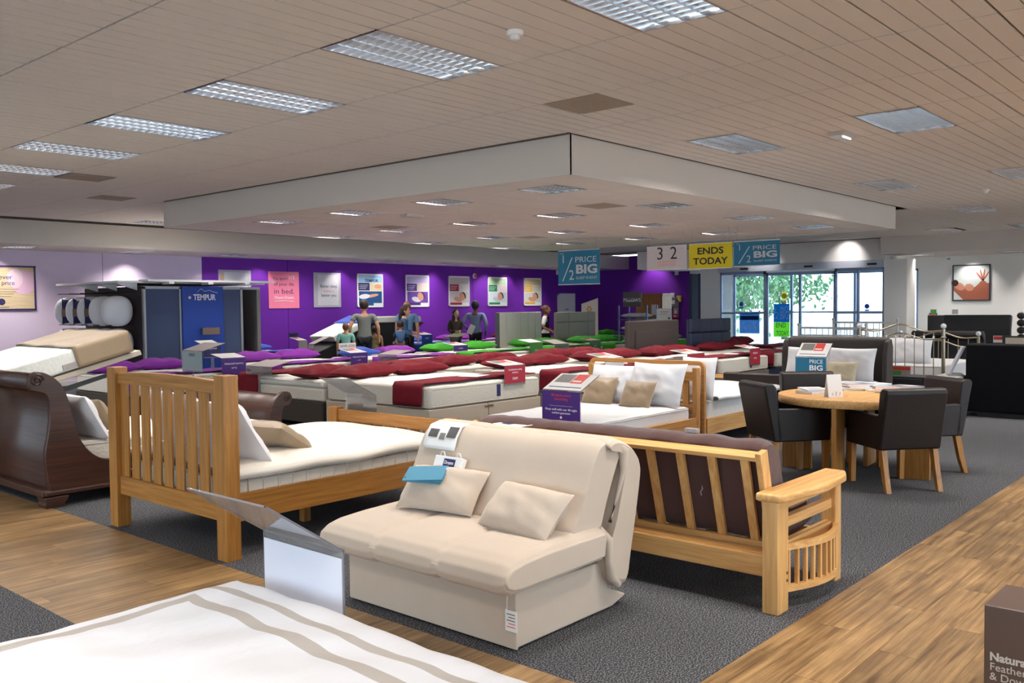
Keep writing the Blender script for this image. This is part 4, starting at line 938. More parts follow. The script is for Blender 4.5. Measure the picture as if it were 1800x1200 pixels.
o = [q for q in bpy.data.objects if q.get('label', '').startswith('acrylic stand with teal')][0]
for q in list(o.children):
    if q.type == 'FONT': q.matrix_local = Matrix.Translation((-.12, 0, 0)) @ q.matrix_local
text('PRICE', .07, 0, 0, .07, WHITEINK, o, w=.17, M=Matrix.Translation((.07, -.0072, -.06)) @ Matrix.Rotation(R(90), 4, 'X'))
text('BIG', .07, 0, 0, .09, WHITEINK, o, w=.17, bold=.002, M=Matrix.Translation((.07, -.0072, -.14)) @ Matrix.Rotation(R(90), 4, 'X'))
nx, ny = 13.55, 4.38
t = root('bedside_table', 'dark bedside chest with one drawer beside the grey bed', 'cabinet', (nx, ny, 0))
MB().box(.05, .5, -.33, .36, 0, .55).build('carcass', CHAR, t, bevel=.006); MB().box(.03, .052, -.28, .31, .34, .52).build('drawer', CHAR, t, bevel=.004); MB().box(.02, .031, -.05, .08, .44, .46).build('handle', BLACKM, t)
MB().box(.03, .052, -.28, .31, .08, .32).build('drawer', CHAR, t, bevel=.004)
o = MB().box(.1, .9, -.75, -.36, 0, .56).build('plinth', mat('grey_plinth', (150, 152, 150), .7)); o.location = (nx, ny, 0); tag(o, 'light grey display plinth beside the dark bedside chest', 'plinth')
t = root('leaflet_stand', 'red and green leaflet propped on the bedside chest', 'leaflet', (nx+.2, ny+.05, .552), R(-90))
MB().box(-.13, .13, 0, .004, 0, .14).build('card', PAPERG, t); MB().box(-.13, .13, -.002, 0, .08, .13).build('red_band', REDP, t); MB().box(-.12, .0, -.002, 0, .01, .07).build('green_print', GRNC, t)
t = root('tilted_stand', 'grey angled display board standing on the plinth', 'sign', (nx+.5, ny-.5, .56), R(-70)); MB().prism([(0, 0), (.03, 0), (.22, .42), (.19, .42)], 'y', -.16, .16).build('board', mat('lilac_grey', (168, 168, 178), .5), t); MB().box(0, .2, -.16, .16, 0, .03).build('foot', PAPERG, t)

# ================================================================= WHITE BEDS AND METAL BEDS AT THE RIGHT
t = root('brass_bed', 'antique nickel metal bed with curved rails and glass finials', 'bed')
XF, YA, YB = 15.6, 4.37, 5.72
def finial(m, x, y, z, r=.035): m.ball((x, y, z), (r, r, r)); return m
for y in (YA, YB):
    MB().tube([(XF, y, 0), (XF, y, 1.19)], .03, 10).build('foot_post', NICKEL, t)
    finial(MB(), XF, y, 1.235, .045).build('finial', mat('glass_ball', (214, 218, 222), .08, spec=.9), t)
    MB().lathe([(.03, 0), (.045, .02), (.03, .04)], (XF, y, .42), 12).build('collar', NICKEL, t); MB().lathe([(.03, 0), (.05, .02), (.03, .04)], (XF, y, 1.03), 12).build('collar', NICKEL, t)
def crest(x, z, a, r=.013, y0=YA, y1=YB, n=18):
    return [(x, y0+(y1-y0)*i/n, z+a*(math.sin(math.pi*i/n)**2)-.05*math.sin(2*math.pi*i/n)**2) for i in range(n+1)]
MB().tube(crest(XF, 1.16, .10), .013, 8, False).build('curved_rail', NICKEL, t); MB().tube(crest(XF, 1.03, .09), .012, 8, False).build('curved_rail', NICKEL, t)
MB().tube([(XF, YA, .42), (XF, YB, .42)], .015, 8).build('cross_rail', NICKEL, t)
for i in range(1, 9):
    y = YA+(YB-YA)*i/9; MB().tube([(XF, y, .43), (XF, y, 1.12)], .008, 6).build('spindle', NICKEL, t); MB().ball((XF, y, 1.05), (.018, .018, .03)).build('bead', MATS['glass_ball'], t)
XH = XF+2.1
for y in (YA, YB): MB().tube([(XH, y, 0), (XH, y, 1.0)], .028, 10).build('head_post', NICKEL, t); MB().ball((XH, y, 1.05), .045).build('finial', MATS['glass_ball'], t)
MB().tube(crest(XH, .98, .1, y0=YA, y1=YB), .013, 8, False).build('curved_rail', NICKEL, t); MB().tube(crest(XH, .82, .1), .012, 8, False).build('curved_rail', NICKEL, t)
for i in range(1, 8):
    y = YA+(YB-YA)*i/8; MB().tube([(XH, y, .4), (XH, y, .95)], .008, 6).build('spindle', NICKEL, t)
MB().box(XF, XH, YA+.02, YA+.05, .28, .33).build('side_rail', NICKEL, t); MB().box(XF, XH, YB-.05, YB-.02, .28, .33).build('side_rail', NICKEL, t)
mattress(XF+.06, XH-.06, YA+.03, YB-.03, .34, .60, 'white mattress on the antique metal bed', m=WHITEF, side=WHITEF)
pillow(XF+.35, 5.05, .80, 'white pillow standing on the antique metal bed', WHITEF, .8, .46, .16, R(-86), R(74), seed=21)
pillow(XF+.5, 5.45, .80, 'second white pillow behind the metal bed rail', WHITEF, .6, .46, .16, R(-80), R(74), seed=22)
b = MB(); b.sheet(lambda u, v: (14.75+1.9*u, 5.35+1.0*v, .66-.55*max(0, (.42-u))**1.5*1.9+.02*fbm(u*5, v*5)), 30, 16); b.sheet(lambda u, v: (14.75+1.9*u, 5.33-.08*math.sin(v*2)-.03*math.sin(u*22)*v, .66-.55*max(0, (.42-u))**1.5*1.9-.45*v*(.3+.7*min(1, u*3))+.0), 30, 8)
o = b.build('duvet', WHITEF, None, solid=.015); tag(o, 'white duvet falling over the bed left of the metal bed', 'duvet')
divan(14.9, 16.65, 5.35+.05, 6.3, .5, DIVB, 'low divan under the white falling duvet', split=False)
# white iron bed in front of the door
t = root('iron_bed', 'white iron bed in front of the glass doors', 'bed')
IW = mat('white_iron', (232, 228, 224), .5)
x0 = 19.6
for x, h in ((x0, 1.12), (x0+2.0, 1.2)):
    ya, yb = 7.05, 8.55
    for y in (ya, yb): MB().tube([(x, y, 0), (x, y, h)], .025, 8).build('post', IW, t); MB().ball((x, y, h+.03), .035).build('finial', IW, t)
    MB().box(x-.015, x+.015, ya, yb, h-.06, h-.02).build('top_rail', IW, t); MB().box(x-.012, x+.012, ya, yb, h-.22, h-.19).build('rail', IW, t); MB().box(x-.015, x+.015, ya, yb, .4, .44).build('rail', IW, t)
    for i in range(1, 11): y = ya+1.5*i/11; MB().tube([(x, y, .42), (x, y, h-.05)], .008, 6).build('spindle', IW, t)
mattress(x0+.05, x0+1.95, 7.1, 8.5, .35, .62, 'white mattress on the iron bed by the doors', m=WHITEF, side=WHITEF)
MB().box(x0, x0+2, 7.06, 8.54, .3, .35).build('bed_base', IW, t)
# charcoal sleigh bed, far right
t = root('leather_sleigh_bed', 'charcoal leather sleigh bed with scrolled foot near the white wall', 'bed')
xs_ = 20.2
yl, yr = onX(1606, 585, xs_)[0], onX(1732, 585, xs_)[0]
MB().prism([(xs_, 0), (xs_+.1, 0), (xs_+.08, .6), (xs_+.02, .95), (xs_-.08, 1.03), (xs_-.16, 1.0), (xs_-.18, .93), (xs_-.12, .86), (xs_-.05, .84), (xs_-.03, .6)], 'y', yr, yl).build('footboard', CHAR, t, bevel=.02, seg=3, round_=True)
MB().box(xs_+.1, xs_+2.1, yr, yr+.06, .1, .45).build('side_rail', CHAR, t); MB().box(xs_+.1, xs_+2.1, yl-.06, yl, .1, .45).build('side_rail', CHAR, t)
MB().prism([(xs_+2.1, .06), (xs_+2.2, .06), (xs_+2.22, 1.0), (xs_+2.3, 1.3), (xs_+2.14, 1.33), (xs_+2.1, 1.0)], 'y', yr, yl).build('headboard', CHAR, t, bevel=.02)
MB().box(xs_+.1, xs_+2.1, yr+.06, yl-.06, .3, .36).build('slat_base', PINx, t)
mattress(xs_+.15, xs_+2.05, yr+.07, yl-.07, .36, .66, 'white mattress on the charcoal leather sleigh bed', m=WHITEF, side=WHITEF)
t = root('dark_headboard_bed', 'black leather bed with a tall flat headboard against the white wall', 'bed')
xk = 25.3; yl2, yr2 = onX(1630, 560, xk)[0], onX(1738, 560, xk)[0]
MB().box(xk, xk+.12, yr2, yl2, 0, 1.28).build('headboard', CHAR, t, bevel=.02); MB().box(xk-2.1, xk, yr2+.05, yl2-.05, .1, .45).build('bed_frame', CHAR, t, bevel=.02)
mattress(xk-2.05, xk-.02, yr2+.1, yl2-.1, .45, .72, 'white mattress on the black leather bed by the wall', m=WHITEF, side=WHITEF)
t = root('packaged_bedding', 'yellow and white packet on the far leather bed', 'packet', (xk-.6, yl2-.75, .72), R(-90)); MB().box(-.1, .1, 0, .2, 0, .22).build('yellow_face', YEL, t, bevel=.01)
for i in range(2): 
    pk = root('packaged_bedding', ['lower', 'upper'][i]+' grey packet of bedding beside the yellow packet', 'packet', (xk-.7, yl2-1.15-.03*i, .72+.09*i), R(-90)); MB().box(-.3, .3, 0, .3, 0, .085).build('bag', mat('bag_grey', (176, 184, 200), .3), pk, bevel=.02, round_=True)
# tall near-black block at the right edge
t = root('storage_divan', 'near-black fabric headboard block standing at the right edge', 'bed')
MB().box(13.9, 14.2, 2.2, 3.6, .07, 1.03).build('tall_end', BLACKF, t, bevel=.03, seg=3, round_=True); MB().box(14.2, 16.0, 2.25, 3.55, .07, .45).build('base', BLACKF, t, bevel=.02); MB().box(13.95, 15.9, 2.3, 3.45, 0, .07).build('plinth', BLACKM, t)
mattress(14.25, 16.0, 2.3, 3.5, .45, .72, 'pale mattress behind the near-black block', m=WHITEF, side=WHITEF)
t = root('display_board', 'beige angled board with dark frame at the right edge', 'sign')
ya_, za_ = onX(1762, 590, 17.0); MB().box(17.0, 17.04, ya_-1.2, ya_, za_-.35, za_).build('frame', BLACKM, t); MB().box(16.985, 17.0, ya_-1.15, ya_-.05, za_-.33, za_-.03).build('panel', mat('beige_panel', (196, 184, 164), .7), t)
MB().box(17.0, 17.04, ya_-1.2, ya_-1.1, 0, za_-.35).box(17.0, 17.04, ya_-.1, ya_, 0, za_-.35).build('leg', BLACKM, t)
t = root('red_leaflet_box', 'small red and white notice left of the angled board', 'sign'); yq, zq = onX(1757, 590, 17.6); MB().box(17.6, 17.62, yq-.1, yq+.1, zq-.12, zq).build('card', WHITEP, t); MB().box(17.595, 17.6, yq-.09, yq+.09, zq-.07, zq-.01).build('red_print', REDP, t); MB().box(17.6, 17.62, yq-.02, yq+.02, 0, zq-.12).build('post', BLACKM, t)
t = root('carved_ornament', 'dark carved openwork ornament at the far right edge', 'ornament'); yq, zq = onX(1797, 583, 18.0)
for i in range(4):
    for j in range(2): MB().ball((18, yq-.12+.14*j, .98+.13*i), (.05, .07, .065)).build('carving', BLACKM, t)
MB().box(17.95, 18.05, yq-.2, yq+.12, 0, .94).build('pedestal', DRKy, t)

# ================================================================= DISPLAY ROWS
FT = {'m': MAROON, 'v': VIOLET, 'g': GREENF, 'b': BLUEF}; CN = {'m': 'maroon', 'v': 'purple', 'g': 'green', 'b': 'blue'}
def display(x0, x1, yf, yh, zb, zt, base, col, where, pil=(), thr=True, feet=None, euro=False, head=None, tagm=None, leaf=True, split=True):
    y0, y1 = min(yf, yh), max(yf, yh); d = 1 if yh > yf else -1; cn = CN[col]; m = FT[col]
    t = divan(x0, x1, y0, y1, zb, base, 'fabric divan base, %s' % where, split=split)
    if head:
        hm, hh, kind = head; yb = yh if d > 0 else yh-.1; a, b_ = -(x1-x0)/2, (x1-x0)/2
        cx, cy = (x0+x1)/2, (y0+y1)/2; yb -= cy
        if kind == 'vertical':
            n = 6
            MB().box(a, b_, yb+.03, yb+.10, .05, hh).build('headboard', hm, t, bevel=.01)
            for i in range(n): MB().box(a+(b_-a)*i/n+.004, a+(b_-a)*(i+1)/n-.004, yb-.03, yb+.04, .6, hh).build('headboard_panel', hm, t, bevel=.025, seg=3, round_=True)
            MB().box(a-.03, a, yb-.02, yb+.1, .05, hh-.01).build('dark_edge', mat('edge_grey', (84, 84, 92), .8), t)
        elif kind == 'frame':
            MB().box(a, b_, yb, yb+.10, .05, hh).build('headboard', hm, t, bevel=.03, seg=3, round_=True); MB().box(a+.22, b_-.12, yb-.025, yb+.02, .5, hh-.20).build('headboard_panel', hm, t, bevel=.02, seg=3, round_=True)
        elif kind == 'squares':
            for i in range(4):
                for j in range(3): MB().box(a+(b_-a)*i/4+.004, a+(b_-a)*(i+1)/4-.004, yb-.02, yb+.05, hh-.30*(j+1)+.004, hh-.30*j-.004).build('headboard_panel', hm, t, bevel=.025, seg=3, round_=True)
            MB().box(a, b_, yb+.04, yb+.09, .05, hh-.01).build('headboard', hm, t)
        else:
            for i, (p, q) in enumerate(((0, .3), (.3, .8), (.8, 1))):
                MB().box(a+(b_-a)*p+.003, a+(b_-a)*q-.003, yb-.02, yb+.05, hh-.27, hh-.0).build('headboard_panel', hm, t, bevel=.02, seg=3, round_=True); MB().box(a+(b_-a)*p+.003, a+(b_-a)*q-.003, yb-.02, yb+.05, .4, hh-.276).build('headboard_panel', hm, t, bevel=.02, seg=3, round_=True)
            MB().box(a, b_, yb+.04, yb+.09, .05, hh-.01).build('headboard', hm, t)
    mattress(x0+.01, x1-.01, y0, y1, zb, zt, 'cream quilted mattress, %s' % where, euro=euro, tagm=tagm)
    if thr:
        ya, yb = (yf+.10*d, yf+.62*d); throw(x0+.0, x1, min(ya, yb), max(ya, yb), zt, m, '%s throw across the foot, %s' % (cn, where), drop=zt-zb-.02)
    if leaf:
        lf = MB().box(-.2, .2, -.14, .14, 0, .002).build('leaflet', PAPER); lf.location = (x0+(x1-x0)*.55, yf+.35*d, zt+.045); lf.rotation_euler = (0, 0, .3); tag(lf, 'white printed leaflet on the throw, %s' % where, 'leaflet')
    for i, (px, py, w_, s, rz) in enumerate(pil):
        c = m if len(s) < 2 else FT[s[0]]; nm = cn if len(s) < 2 else CN[s[0]]
        pillow(px, py, zt+.075, '%s pillow, %s of the %s' % (nm, (['left', 'right'] if len(pil) == 2 else ['left', 'middle', 'right', 'far right'])[i], where), c, w_, .50, .20, rz, 0, seed=31+i+int(x0*3))
    return t
HEADY = 9.9
display(7.43, 9.53, 7.83, 9.83, .40, .68, DIVB, 'm', 'big maroon-dressed bed in the centre foreground row', [(7.95, 9.66, .86, 'm', .12), (8.85, 9.60, .92, 'm', -.05), (9.35, 9.2, .5, 'm', .4)][:2], tagm=NAVYP)
display(7.43, 9.25, 12.0, 9.9, .36, .66, DIVD, 'm', 'dark-based maroon bed behind the walnut footboard', [(7.75, 10.35, .8, 'm', .1)], euro=True, leaf=False)
display(10.25, 12.15, 7.8, 9.8, .36, .66, DIVG, 'm', 'grey-based maroon bed beside the big centre bed', [(10.75, 9.5, .85, 'm', .05), (11.6, 9.5, .85, 'm', -.1)])
display(9.9, 11.9, 12.0, 9.95, .36, .68, DIVB, 'm', 'maroon bed back to back behind the centre row', [(10.3, 10.35, .85, 'm', .1), (11.3, 10.35, .85, 'm', -.1)], leaf=False)
display(12.55, 14.25, 7.8, 9.8, .36, .66, DIVG, 'm', 'maroon bed behind the left pine headboard end', [(12.95, 9.45, .8, 'm', .05), (13.75, 9.45, .8, 'm', -.1)])
display(14.62, 16.5, 7.8, 9.8, .36, .64, DIVG, 'm', 'maroon bed with the brown framed headboard', [(15.1, 9.5, .85, 'm', .05), (15.95, 9.5, .85, 'm', -.1)], head=(GREYUP, 1.32, 'frame'), tagm=NAVYP)
display(16.95, 18.75, 7.8, 9.8, .36, .64, DIVN, 'm', 'maroon bed with the navy leather headboard', [(17.4, 9.5, .82, 'm', .05), (18.2, 9.5, .82, 'm', -.1)], head=(NAVYUP, 1.32, 'squares'))
display(19.3, 20.9, 8.9, 10.9, .36, .64, DIVN, 'm', 'maroon bed nearest the entrance doors', [(19.8, 10.5, .8, 'm', .1), (20.5, 10.5, .7, 'm', -.1)], leaf=False)
display(12.6, 14.4, 12.0, 9.95, .36, .66, DIVB, 'm', 'maroon bed behind the middle row pillows', [(13.0, 10.4, .8, 'm', .1), (13.9, 10.4, .8, 'm', -.1)], leaf=False, thr=False)
# second island
display(6.35, 8.15, 13.0, 15.0, .34, .62, DIVD, 'v', 'purple-dressed bed farthest left', [(6.75, 14.65, .85, 'v', .05), (7.65, 14.7, .85, 'v', -.1)])
display(9.0, 10.85, 13.0, 15.0, .36, .66, DIVB, 'v', 'purple-dressed bed with the medium sign', [(9.45, 14.6, .85, 'v', .05), (10.4, 14.7, .85, 'v', -.05)])
display(11.45, 13.3, 13.0, 15.0, .36, .64, DIVB, 'v', 'purple and blue bed right of medium sign', [(11.9, 14.6, .8, 'b1', .05), (12.85, 14.6, .8, 'v', -.1)])
display(13.75, 15.95, 13.0, 15.0, .36, .64, DIVB, 'g', 'green bed left of the pale fluted headboard', [(14.25, 14.6, .95, 'g', .05), (15.4, 14.6, .95, 'g', -.05)])
display(16.65, 18.3, 13.0, 15.0, .36, .64, DIVB, 'g', 'green-dressed bed with the pale fluted headboard', [(17.05, 14.5, .8, 'g', .05), (17.9, 14.5, .8, 'g', -.05)], head=(LTGREY, 1.48, 'vertical'))
display(18.95, 20.7, 13.0, 15.0, .36, .64, DIVB, 'g', 'green-dressed bed with the grey buttoned headboard', [(19.4, 14.5, .8, 'g', .05), (20.3, 14.5, .8, 'g', -.05)], head=(MIDGREY, 1.46, 'buttons'))
display(21.4, 23.1, 12.2, 14.2, .36, .64, DIVB, 'g', 'green-dressed bed close to the entrance column', [(21.8, 13.8, .8, 'g', .05), (22.6, 13.8, .8, 'g', -.05)], leaf=False)
# third row along the back wall
display(11.0, 12.9, 17.7, 19.7, .36, .62, DIVB, 'b', 'blue-dressed bed at the left of the back wall row', [(11.5, 19.3, .85, 'b', .05), (12.4, 19.3, .85, 'b', -.05)], leaf=False)
display(16.9, 18.5, 17.9, 19.9, .36, .62, DIVB, 'b', 'blue-dressed bed right of the raised black bed', [(17.2, 19.5, .8, 'b', .05), (18.0, 19.5, .8, 'b', -.05)], leaf=False)
display(18.9, 20.5, 17.9, 19.9, .36, .62, DIVB, 'v', 'purple-dressed bed below the red poster', [(19.3, 19.4, .8, 'v', .05), (20.1, 19.4, .8, 'v', -.05)], leaf=False)
display(21.4, 23.1, 17.9, 19.9, .36, .62, DIVB, 'm', 'maroon bed against the back wall', [(21.8, 19.4, .8, 'm', .05), (22.6, 19.4, .8, 'g1', -.05)], leaf=False)
display(24.0, 25.7, 16.2, 18.2, .36, .62, DIVB, 'g', 'green-dressed bed in the far corner', [(24.4, 17.8, .8, 'g', .05), (25.2, 17.8, .8, 'g', -.05)], leaf=False)
# raised black adjustable bed in the back row
t = root('adjustable_bed', 'black adjustable bed raised into an arch before the purple wall', 'bed')
adjustable(t, [(13.75, .80), (14.95, 1.24), (16.55, 1.24), (16.62, 1.28), (16.58, 1.40), (14.9, 1.40), (13.65, .94)], [(13.3, .60), (15.0, 1.235), (16.75, 1.235), (16.3, .95), (16.3, 0), (12.4, 0), (12.4, .36)], 17.75, 18.7, QUILT, BLACKM)
b = MB(); b.sheet(lambda u, v: (14.45+.5*u, 17.73+.99*v, 1.25+.175*u), 4, 12); b.sheet(lambda u, v: (14.45+.5*u, 17.73, 1.25+.175*u-.17*v), 4, 4)
o = b.build('throw', BLUEF, None, solid=.02); tag(o, 'royal blue band across the raised black bed', 'throw')

# ---- bed-end price stands
stand_y((886, 643), (923, 640), 7.80, .235, 'red firm sign on the big maroon bed', REDC, (('Combination spring', .034, .24), ('mattress', .034, .40), ('FIRM', .05, .75)), full=.26, top=.34, tilt=8)
stand_y((616, 621), (646, 618), 12.95, .30, 'purple medium sign on the middle purple bed', PURP, (('Advanced memory', .04, .25), ('sprint', .03, .45), ('MEDIUM', .06, .8)), top=.34, tilt=10, cap=(PAPER, 'SAVE £250'))
stand_y((389, 630), (432, 627), 12.95, .42, 'purple medium firm sign on the farthest left purple bed', PURP, (('Advanced memory', .045, .22), ('spring', .04, .38), ('MEDIUM FIRM', .06, .8)), top=.34, tilt=10, topm=PAPER)
stand_y((797, 607), (822, 606), 12.95, .12, 'purple sign before the green pillows', PURP, (('medium', .04, .5),), top=.34, tilt=9)
stand_y((931, 602), (954, 601), 12.95, .25, 'green sign before the pale fluted headboard', GRNC, (('SOFT', .05, .7),), top=.36, tilt=10, topm=PAPER)
stand_y((1036, 599), (1056, 597), 12.95, .20, 'green sign before the grey buttoned headboard', GRNC, (('SOFT', .05, .7),), top=.34, tilt=9)
stand_y((1063, 629), (1096, 629), 7.80, .2, 'price stand behind the left of the pine headboard', PAPER, (), top=.36, tilt=10)
stand_y((1208, 622), (1238, 620), 7.78, .12, 'price stand in front of the navy headboard', REDC, (), top=.36, tilt=9)
stand_y((1318, 612), (1336, 612), 7.78, .30, 'red medium sign at the foot of the navy headed bed', REDC, (('MEDIUM', .05, .3), ('spring', .05, .6)), top=.34, tilt=9)
stand_y((741, 588), (760, 588), 17.85, .25, 'blue-purple sign in the back row under the purple poster', BLUEP, (('SOFT', .06, .4),), top=.34, tilt=10)
stand_y((524, 598), (540, 598), 17.3, .3, 'white price stand left of the raised black bed', PAPERG, (), post=1, top=.36, tilt=10, cap=(NAVYP, '50% OFF'))
stand_x((953, 684), (1021, 688), 6.86, .30, 'purple comfort guarantee sign at the foot of the pine bed', PURP, (('40 times more', .04, .16, REDP), ('rewarding', .04, .28, REDP), ('Sleep well with our 40 night', .03, .62), ('comfort guarantee', .03, .73)), full=.34, top=.34, tilt=24)
o = [q for q in bpy.data.objects if q.get('label', '').startswith('purple comfort')][0]
MB().tube([(0, -.0066, -.262), (0, -.0078, -.262)], .013, 18).build('round_logo', WHITEINK, o); MB().box(-.14, .14, -.0078, -.0066, -.152, -.150).build('rule', WHITEINK, o)
stand_x((433, 645), (478, 643), 7.36, .0, 'clear grey stand seen from behind on the dark-based maroon bed', None, post=1, full=.12, top=.36, tilt=12, topm=PAPERG)
stand_x((664, 624), (697, 622), 11.2, .0, 'clear stand seen from behind left of the maroon pillows', None, post=1, full=.12, top=.4, tilt=10, topm=PAPERG)
stand_x((672, 600), (695, 601), 15.6, .05, 'olive backed stand in front of the mother and child', PAPERG, (), post=1, top=.4, tilt=12, topm=mat('olive_back', (132, 134, 98), .6))
stand_x((780, 592), (805, 592), 16.4, .0, 'olive backed stand in front of the brown jacket woman', None, post=1, full=.1, top=.4, tilt=12, topm=MATS['olive_back'])
stand_x((542, 604), (553, 605), 13.0, .12, 'grey stand in front of the raised black bed', PAPERG, (), post=1, top=.5, tilt=20, topm=PAPERG)
stand_x((320, 616), (356, 617), 7.1, .30, 'teal grey card stand left of the medium firm sign', mat('teal_grey', (140, 160, 164), .5), (('NASA', .07, .2, INK),), post=1, top=.4, tilt=16, topm=PAPERG)
stand_y((357, 604), (389, 608), 13.9, .2, 'navy and white card stand behind the slatted headboard', NAVYP, (('approved', .04, .3),), post=1, top=.3, tilt=14, topm=PAPER)
stand_y((1205, 640), (1244, 638), 6.66, .0, 'clear acrylic stand behind the right of the pine headboard', None, post=1, full=.34, top=.34, tilt=14, price=False)
stand_y((1262, 603), (1290, 603), 10.4, .0, 'pale green backed stand near the entrance doors', None, post=1, full=.15, top=.3, tilt=14, topm=MATS['olive_back'])
stand_y((975, 604), (1000, 604), 12.2, .0, 'brown backed stand between the two green beds', None, post=1, full=.2, top=.4, tilt=12, topm=PAPERG)

stand((5.05, 9.55, .80), R(-90), .26, .0, 'clear acrylic floor stand between the sleigh bed and the raised bed', None, full=.42, top=.22, tilt=20, price=False, post=1)

# ================================================================= PILLOW RACK AND BLUE PARTITION
t = root('display_rack', 'tall dark display unit with white canopy shelf and pillow hooks', 'rack')
MB().box(8.02, 8.10, 16.0, 18.4, 0, 2.07).build('side_panel', DKRACK, t); MB().box(8.1, 10.45, 18.3, 18.4, 0, 2.07).build('rear_panel', DKRACK, t)
MB().box(10.42, 10.5, 16.0, 18.3, 0, 2.07).build('side_panel', mat('rack_grey', (126, 122, 118), .6), t)
m = MB().box(7.55, 8.0, 15.95, 18.6, 2.13, 2.165).box(8.0, 10.68, 15.75, 16.1, 2.15, 2.19).box(8.0, 10.68, 16.1, 18.6, 2.13, 2.15); m.build('canopy_shelf', WHITEP, t, label='white canopy shelf')
for y in (16.2, 17.0, 17.8): MB().prism([(7.6, 2.13), (8.02, 2.13), (8.02, 2.0)], 'y', y, y+.03).build('bracket', WHITEP, t)
for x in (8.4, 9.2, 10.0): MB().box(x, x+.1, 15.74, 16.0, 2.11, 2.15).build('bracket', WHITEP, t)
MB().box(8.0, 8.04, 15.93, 16.0, 0, 2.06).box(8.7, 8.74, 15.93, 16.0, 0, 2.06).box(10.0, 10.05, 15.93, 16.0, 0, 2.06).box(8.0, 10.45, 15.93, 16.0, 2.02, 2.07).build('front_frame', GREYM, t)
MB().box(8.04, 8.7, 15.95, 15.99, .05, 2.02).build('felt_panel', SLATE, t, label='slate blue felt panel'); MB().box(9.57, 10.0, 15.95, 15.99, .05, 2.02).build('felt_panel', SLATE, t, label='slate blue felt panel')
p = MB().box(8.74, 9.60, 15.90, 15.94, .05, 2.07).build('blue_panel', BLUEP, t, label='royal blue panel with white lettering')
Mw = facing((9.2, 15.898, 1.86), R(-90))
text('TEMPUR', 0, 0, 0, .155, WHITEINK, t, w=.47, bold=.004, M=Mw)
MB().tube([(8.89, 15.895, 1.86), (8.89, 15.89, 1.86)], .035, 4).build('logo_mark', WHITEINK, t)
MB().tube([(9.05, 15.893, 1.97), (9.13, 15.893, 2.03), (9.2, 15.893, 1.98), (9.3, 15.893, 2.0), (9.38, 15.893, 1.975), (9.48, 15.893, 1.95)], .005, 4).build('mountain_line', WHITEINK, t)
MB().box(9.1, 9.45, 15.80, 15.86, 1.15, 1.28).build('photo_card', mat('photo_brown', (126, 104, 88), .6), t)
for k, (z0, pxs) in enumerate(((1.62, (127, 162, 197, 219, 234)), (1.02, (130, 165, 200, 222, 236)))):
    for i, px in enumerate(pxs):
        y = 18.25-(.47*i); x = 7.72; y = onX(px, 540, 7.70)[0]; y = max(16.15, min(18.5, y*1.0))
        lab = '%s packed pillow from the left in the %s row of the pillow rack' % (ORD[i] if i else 'first', ['upper', 'lower'][k])
        q = root('packed_pillow', lab, 'pillow', (7.70, 18.35-.5*i, z0), 0, 'packed pillows on the rack')
        m = MB(); m.M = Matrix.Rotation(R(-22), 4, 'Z')
        m.sheet(lambda u, v: (lambda a, b_: (.27*math.copysign(abs(math.cos(a)*math.cos(b_))**.8, math.cos(a)), .15*math.sin(a)*math.cos(b_)*(1+.2*fbm(a*2, b_*3, i)), .28*math.copysign(abs(math.sin(b_))**.85, math.sin(b_))))(2*math.pi*u, math.pi*(v-.5)), 28, 16); m.build('pillow_body', mat('bagged_white', (236, 235, 238), .35, bump=.5, bscale=10), q) 
        if i < 3:
            m = MB(); m.M = Matrix.Rotation(R(-22), 4, 'Z'); m.sheet(lambda u, v: (-.14+.12*u, -.02-.145*max(0, 1-abs(2*v-1)**2.2)**.5, .26-.52*v), 3, 14); m.build('navy_band', NAVYP, q)
            m = MB(); m.M = Matrix.Rotation(R(-22), 4, 'Z'); m.box(-.15, -.02, -.176, -.170, -.10, .05).build('photo_print', MATS['photo_brown'], q)
        MB().tube([(.3, 0, .34), (-.22, 0, .34)], .008, 6).build('hook', BLACKM, q)

# ================================================================= POSTERS ON THE WALLS
def poster(name, label, x0, x1, z0, z1, frame, base, y=YN, group=None):
    t = root(name, label, 'poster' if name != 'framed_picture' else 'picture', M=facing(((x0+x1)/2, y, (z0+z1)/2), R(-90)), group=group)
    w_, h = x1-x0, z1-z0
    if frame:
        f = .035; MB().box(-w_/2, w_/2, -h/2, -h/2+f, 0, .03).box(-w_/2, w_/2, h/2-f, h/2, 0, .03).box(-w_/2, -w_/2+f, -h/2, h/2, 0, .03).box(w_/2-f, w_/2, -h/2, h/2, 0, .03).build('frame', frame, t)
    plate('print', -w_/2+.001, w_/2-.001, -h/2+.001, h/2-.001, .002, .018, base, t); return t, w_, h
t, w_, h = poster('wall_poster', 'pink poster about time spent in bed', 13.57, 14.52, 1.64, 2.61, None, PINKC)
for s, x, y, sz, ww, mm in (('You spend', -.12, .30, .11, .45, NAVYP), ('1/3', .24, .33, .13, .16, WHITEINK), ('of your life', 0, .15, .12, .62, NAVYP), ('in bed.', 0, -.04, .19, .62, NAVYP), ('Choose Dreams', 0, -.2, .10, .6, WHITEINK)): text(s, x, y, .02, sz, mm, t, w=ww)
MB().tube([(-.3, -.3, .02), (0, -.285, .02), (.3, -.31, .02)], .008, 4).build('flourish', WHITEINK, t)
t, w_, h = poster('wall_poster', 'pale grey poster reading better sleep makes a better you', 15.0, 15.92, 1.66, 2.61, None, mat('print_grey', (186, 184, 194), .7))
plate('pillow_print', -.33, .38, -.42, .42, .0185, .02, mat('print_white', (216, 214, 218), .7), t)
text('Better sleep', .04, .10, .021, .12, NAVYP, t, w=.56); text('makes a', .04, -.03, .021, .10, mat('coral_ink', (224, 150, 140), .6), t, w=.36); text('better you', .04, -.15, .021, .12, NAVYP, t, w=.5)
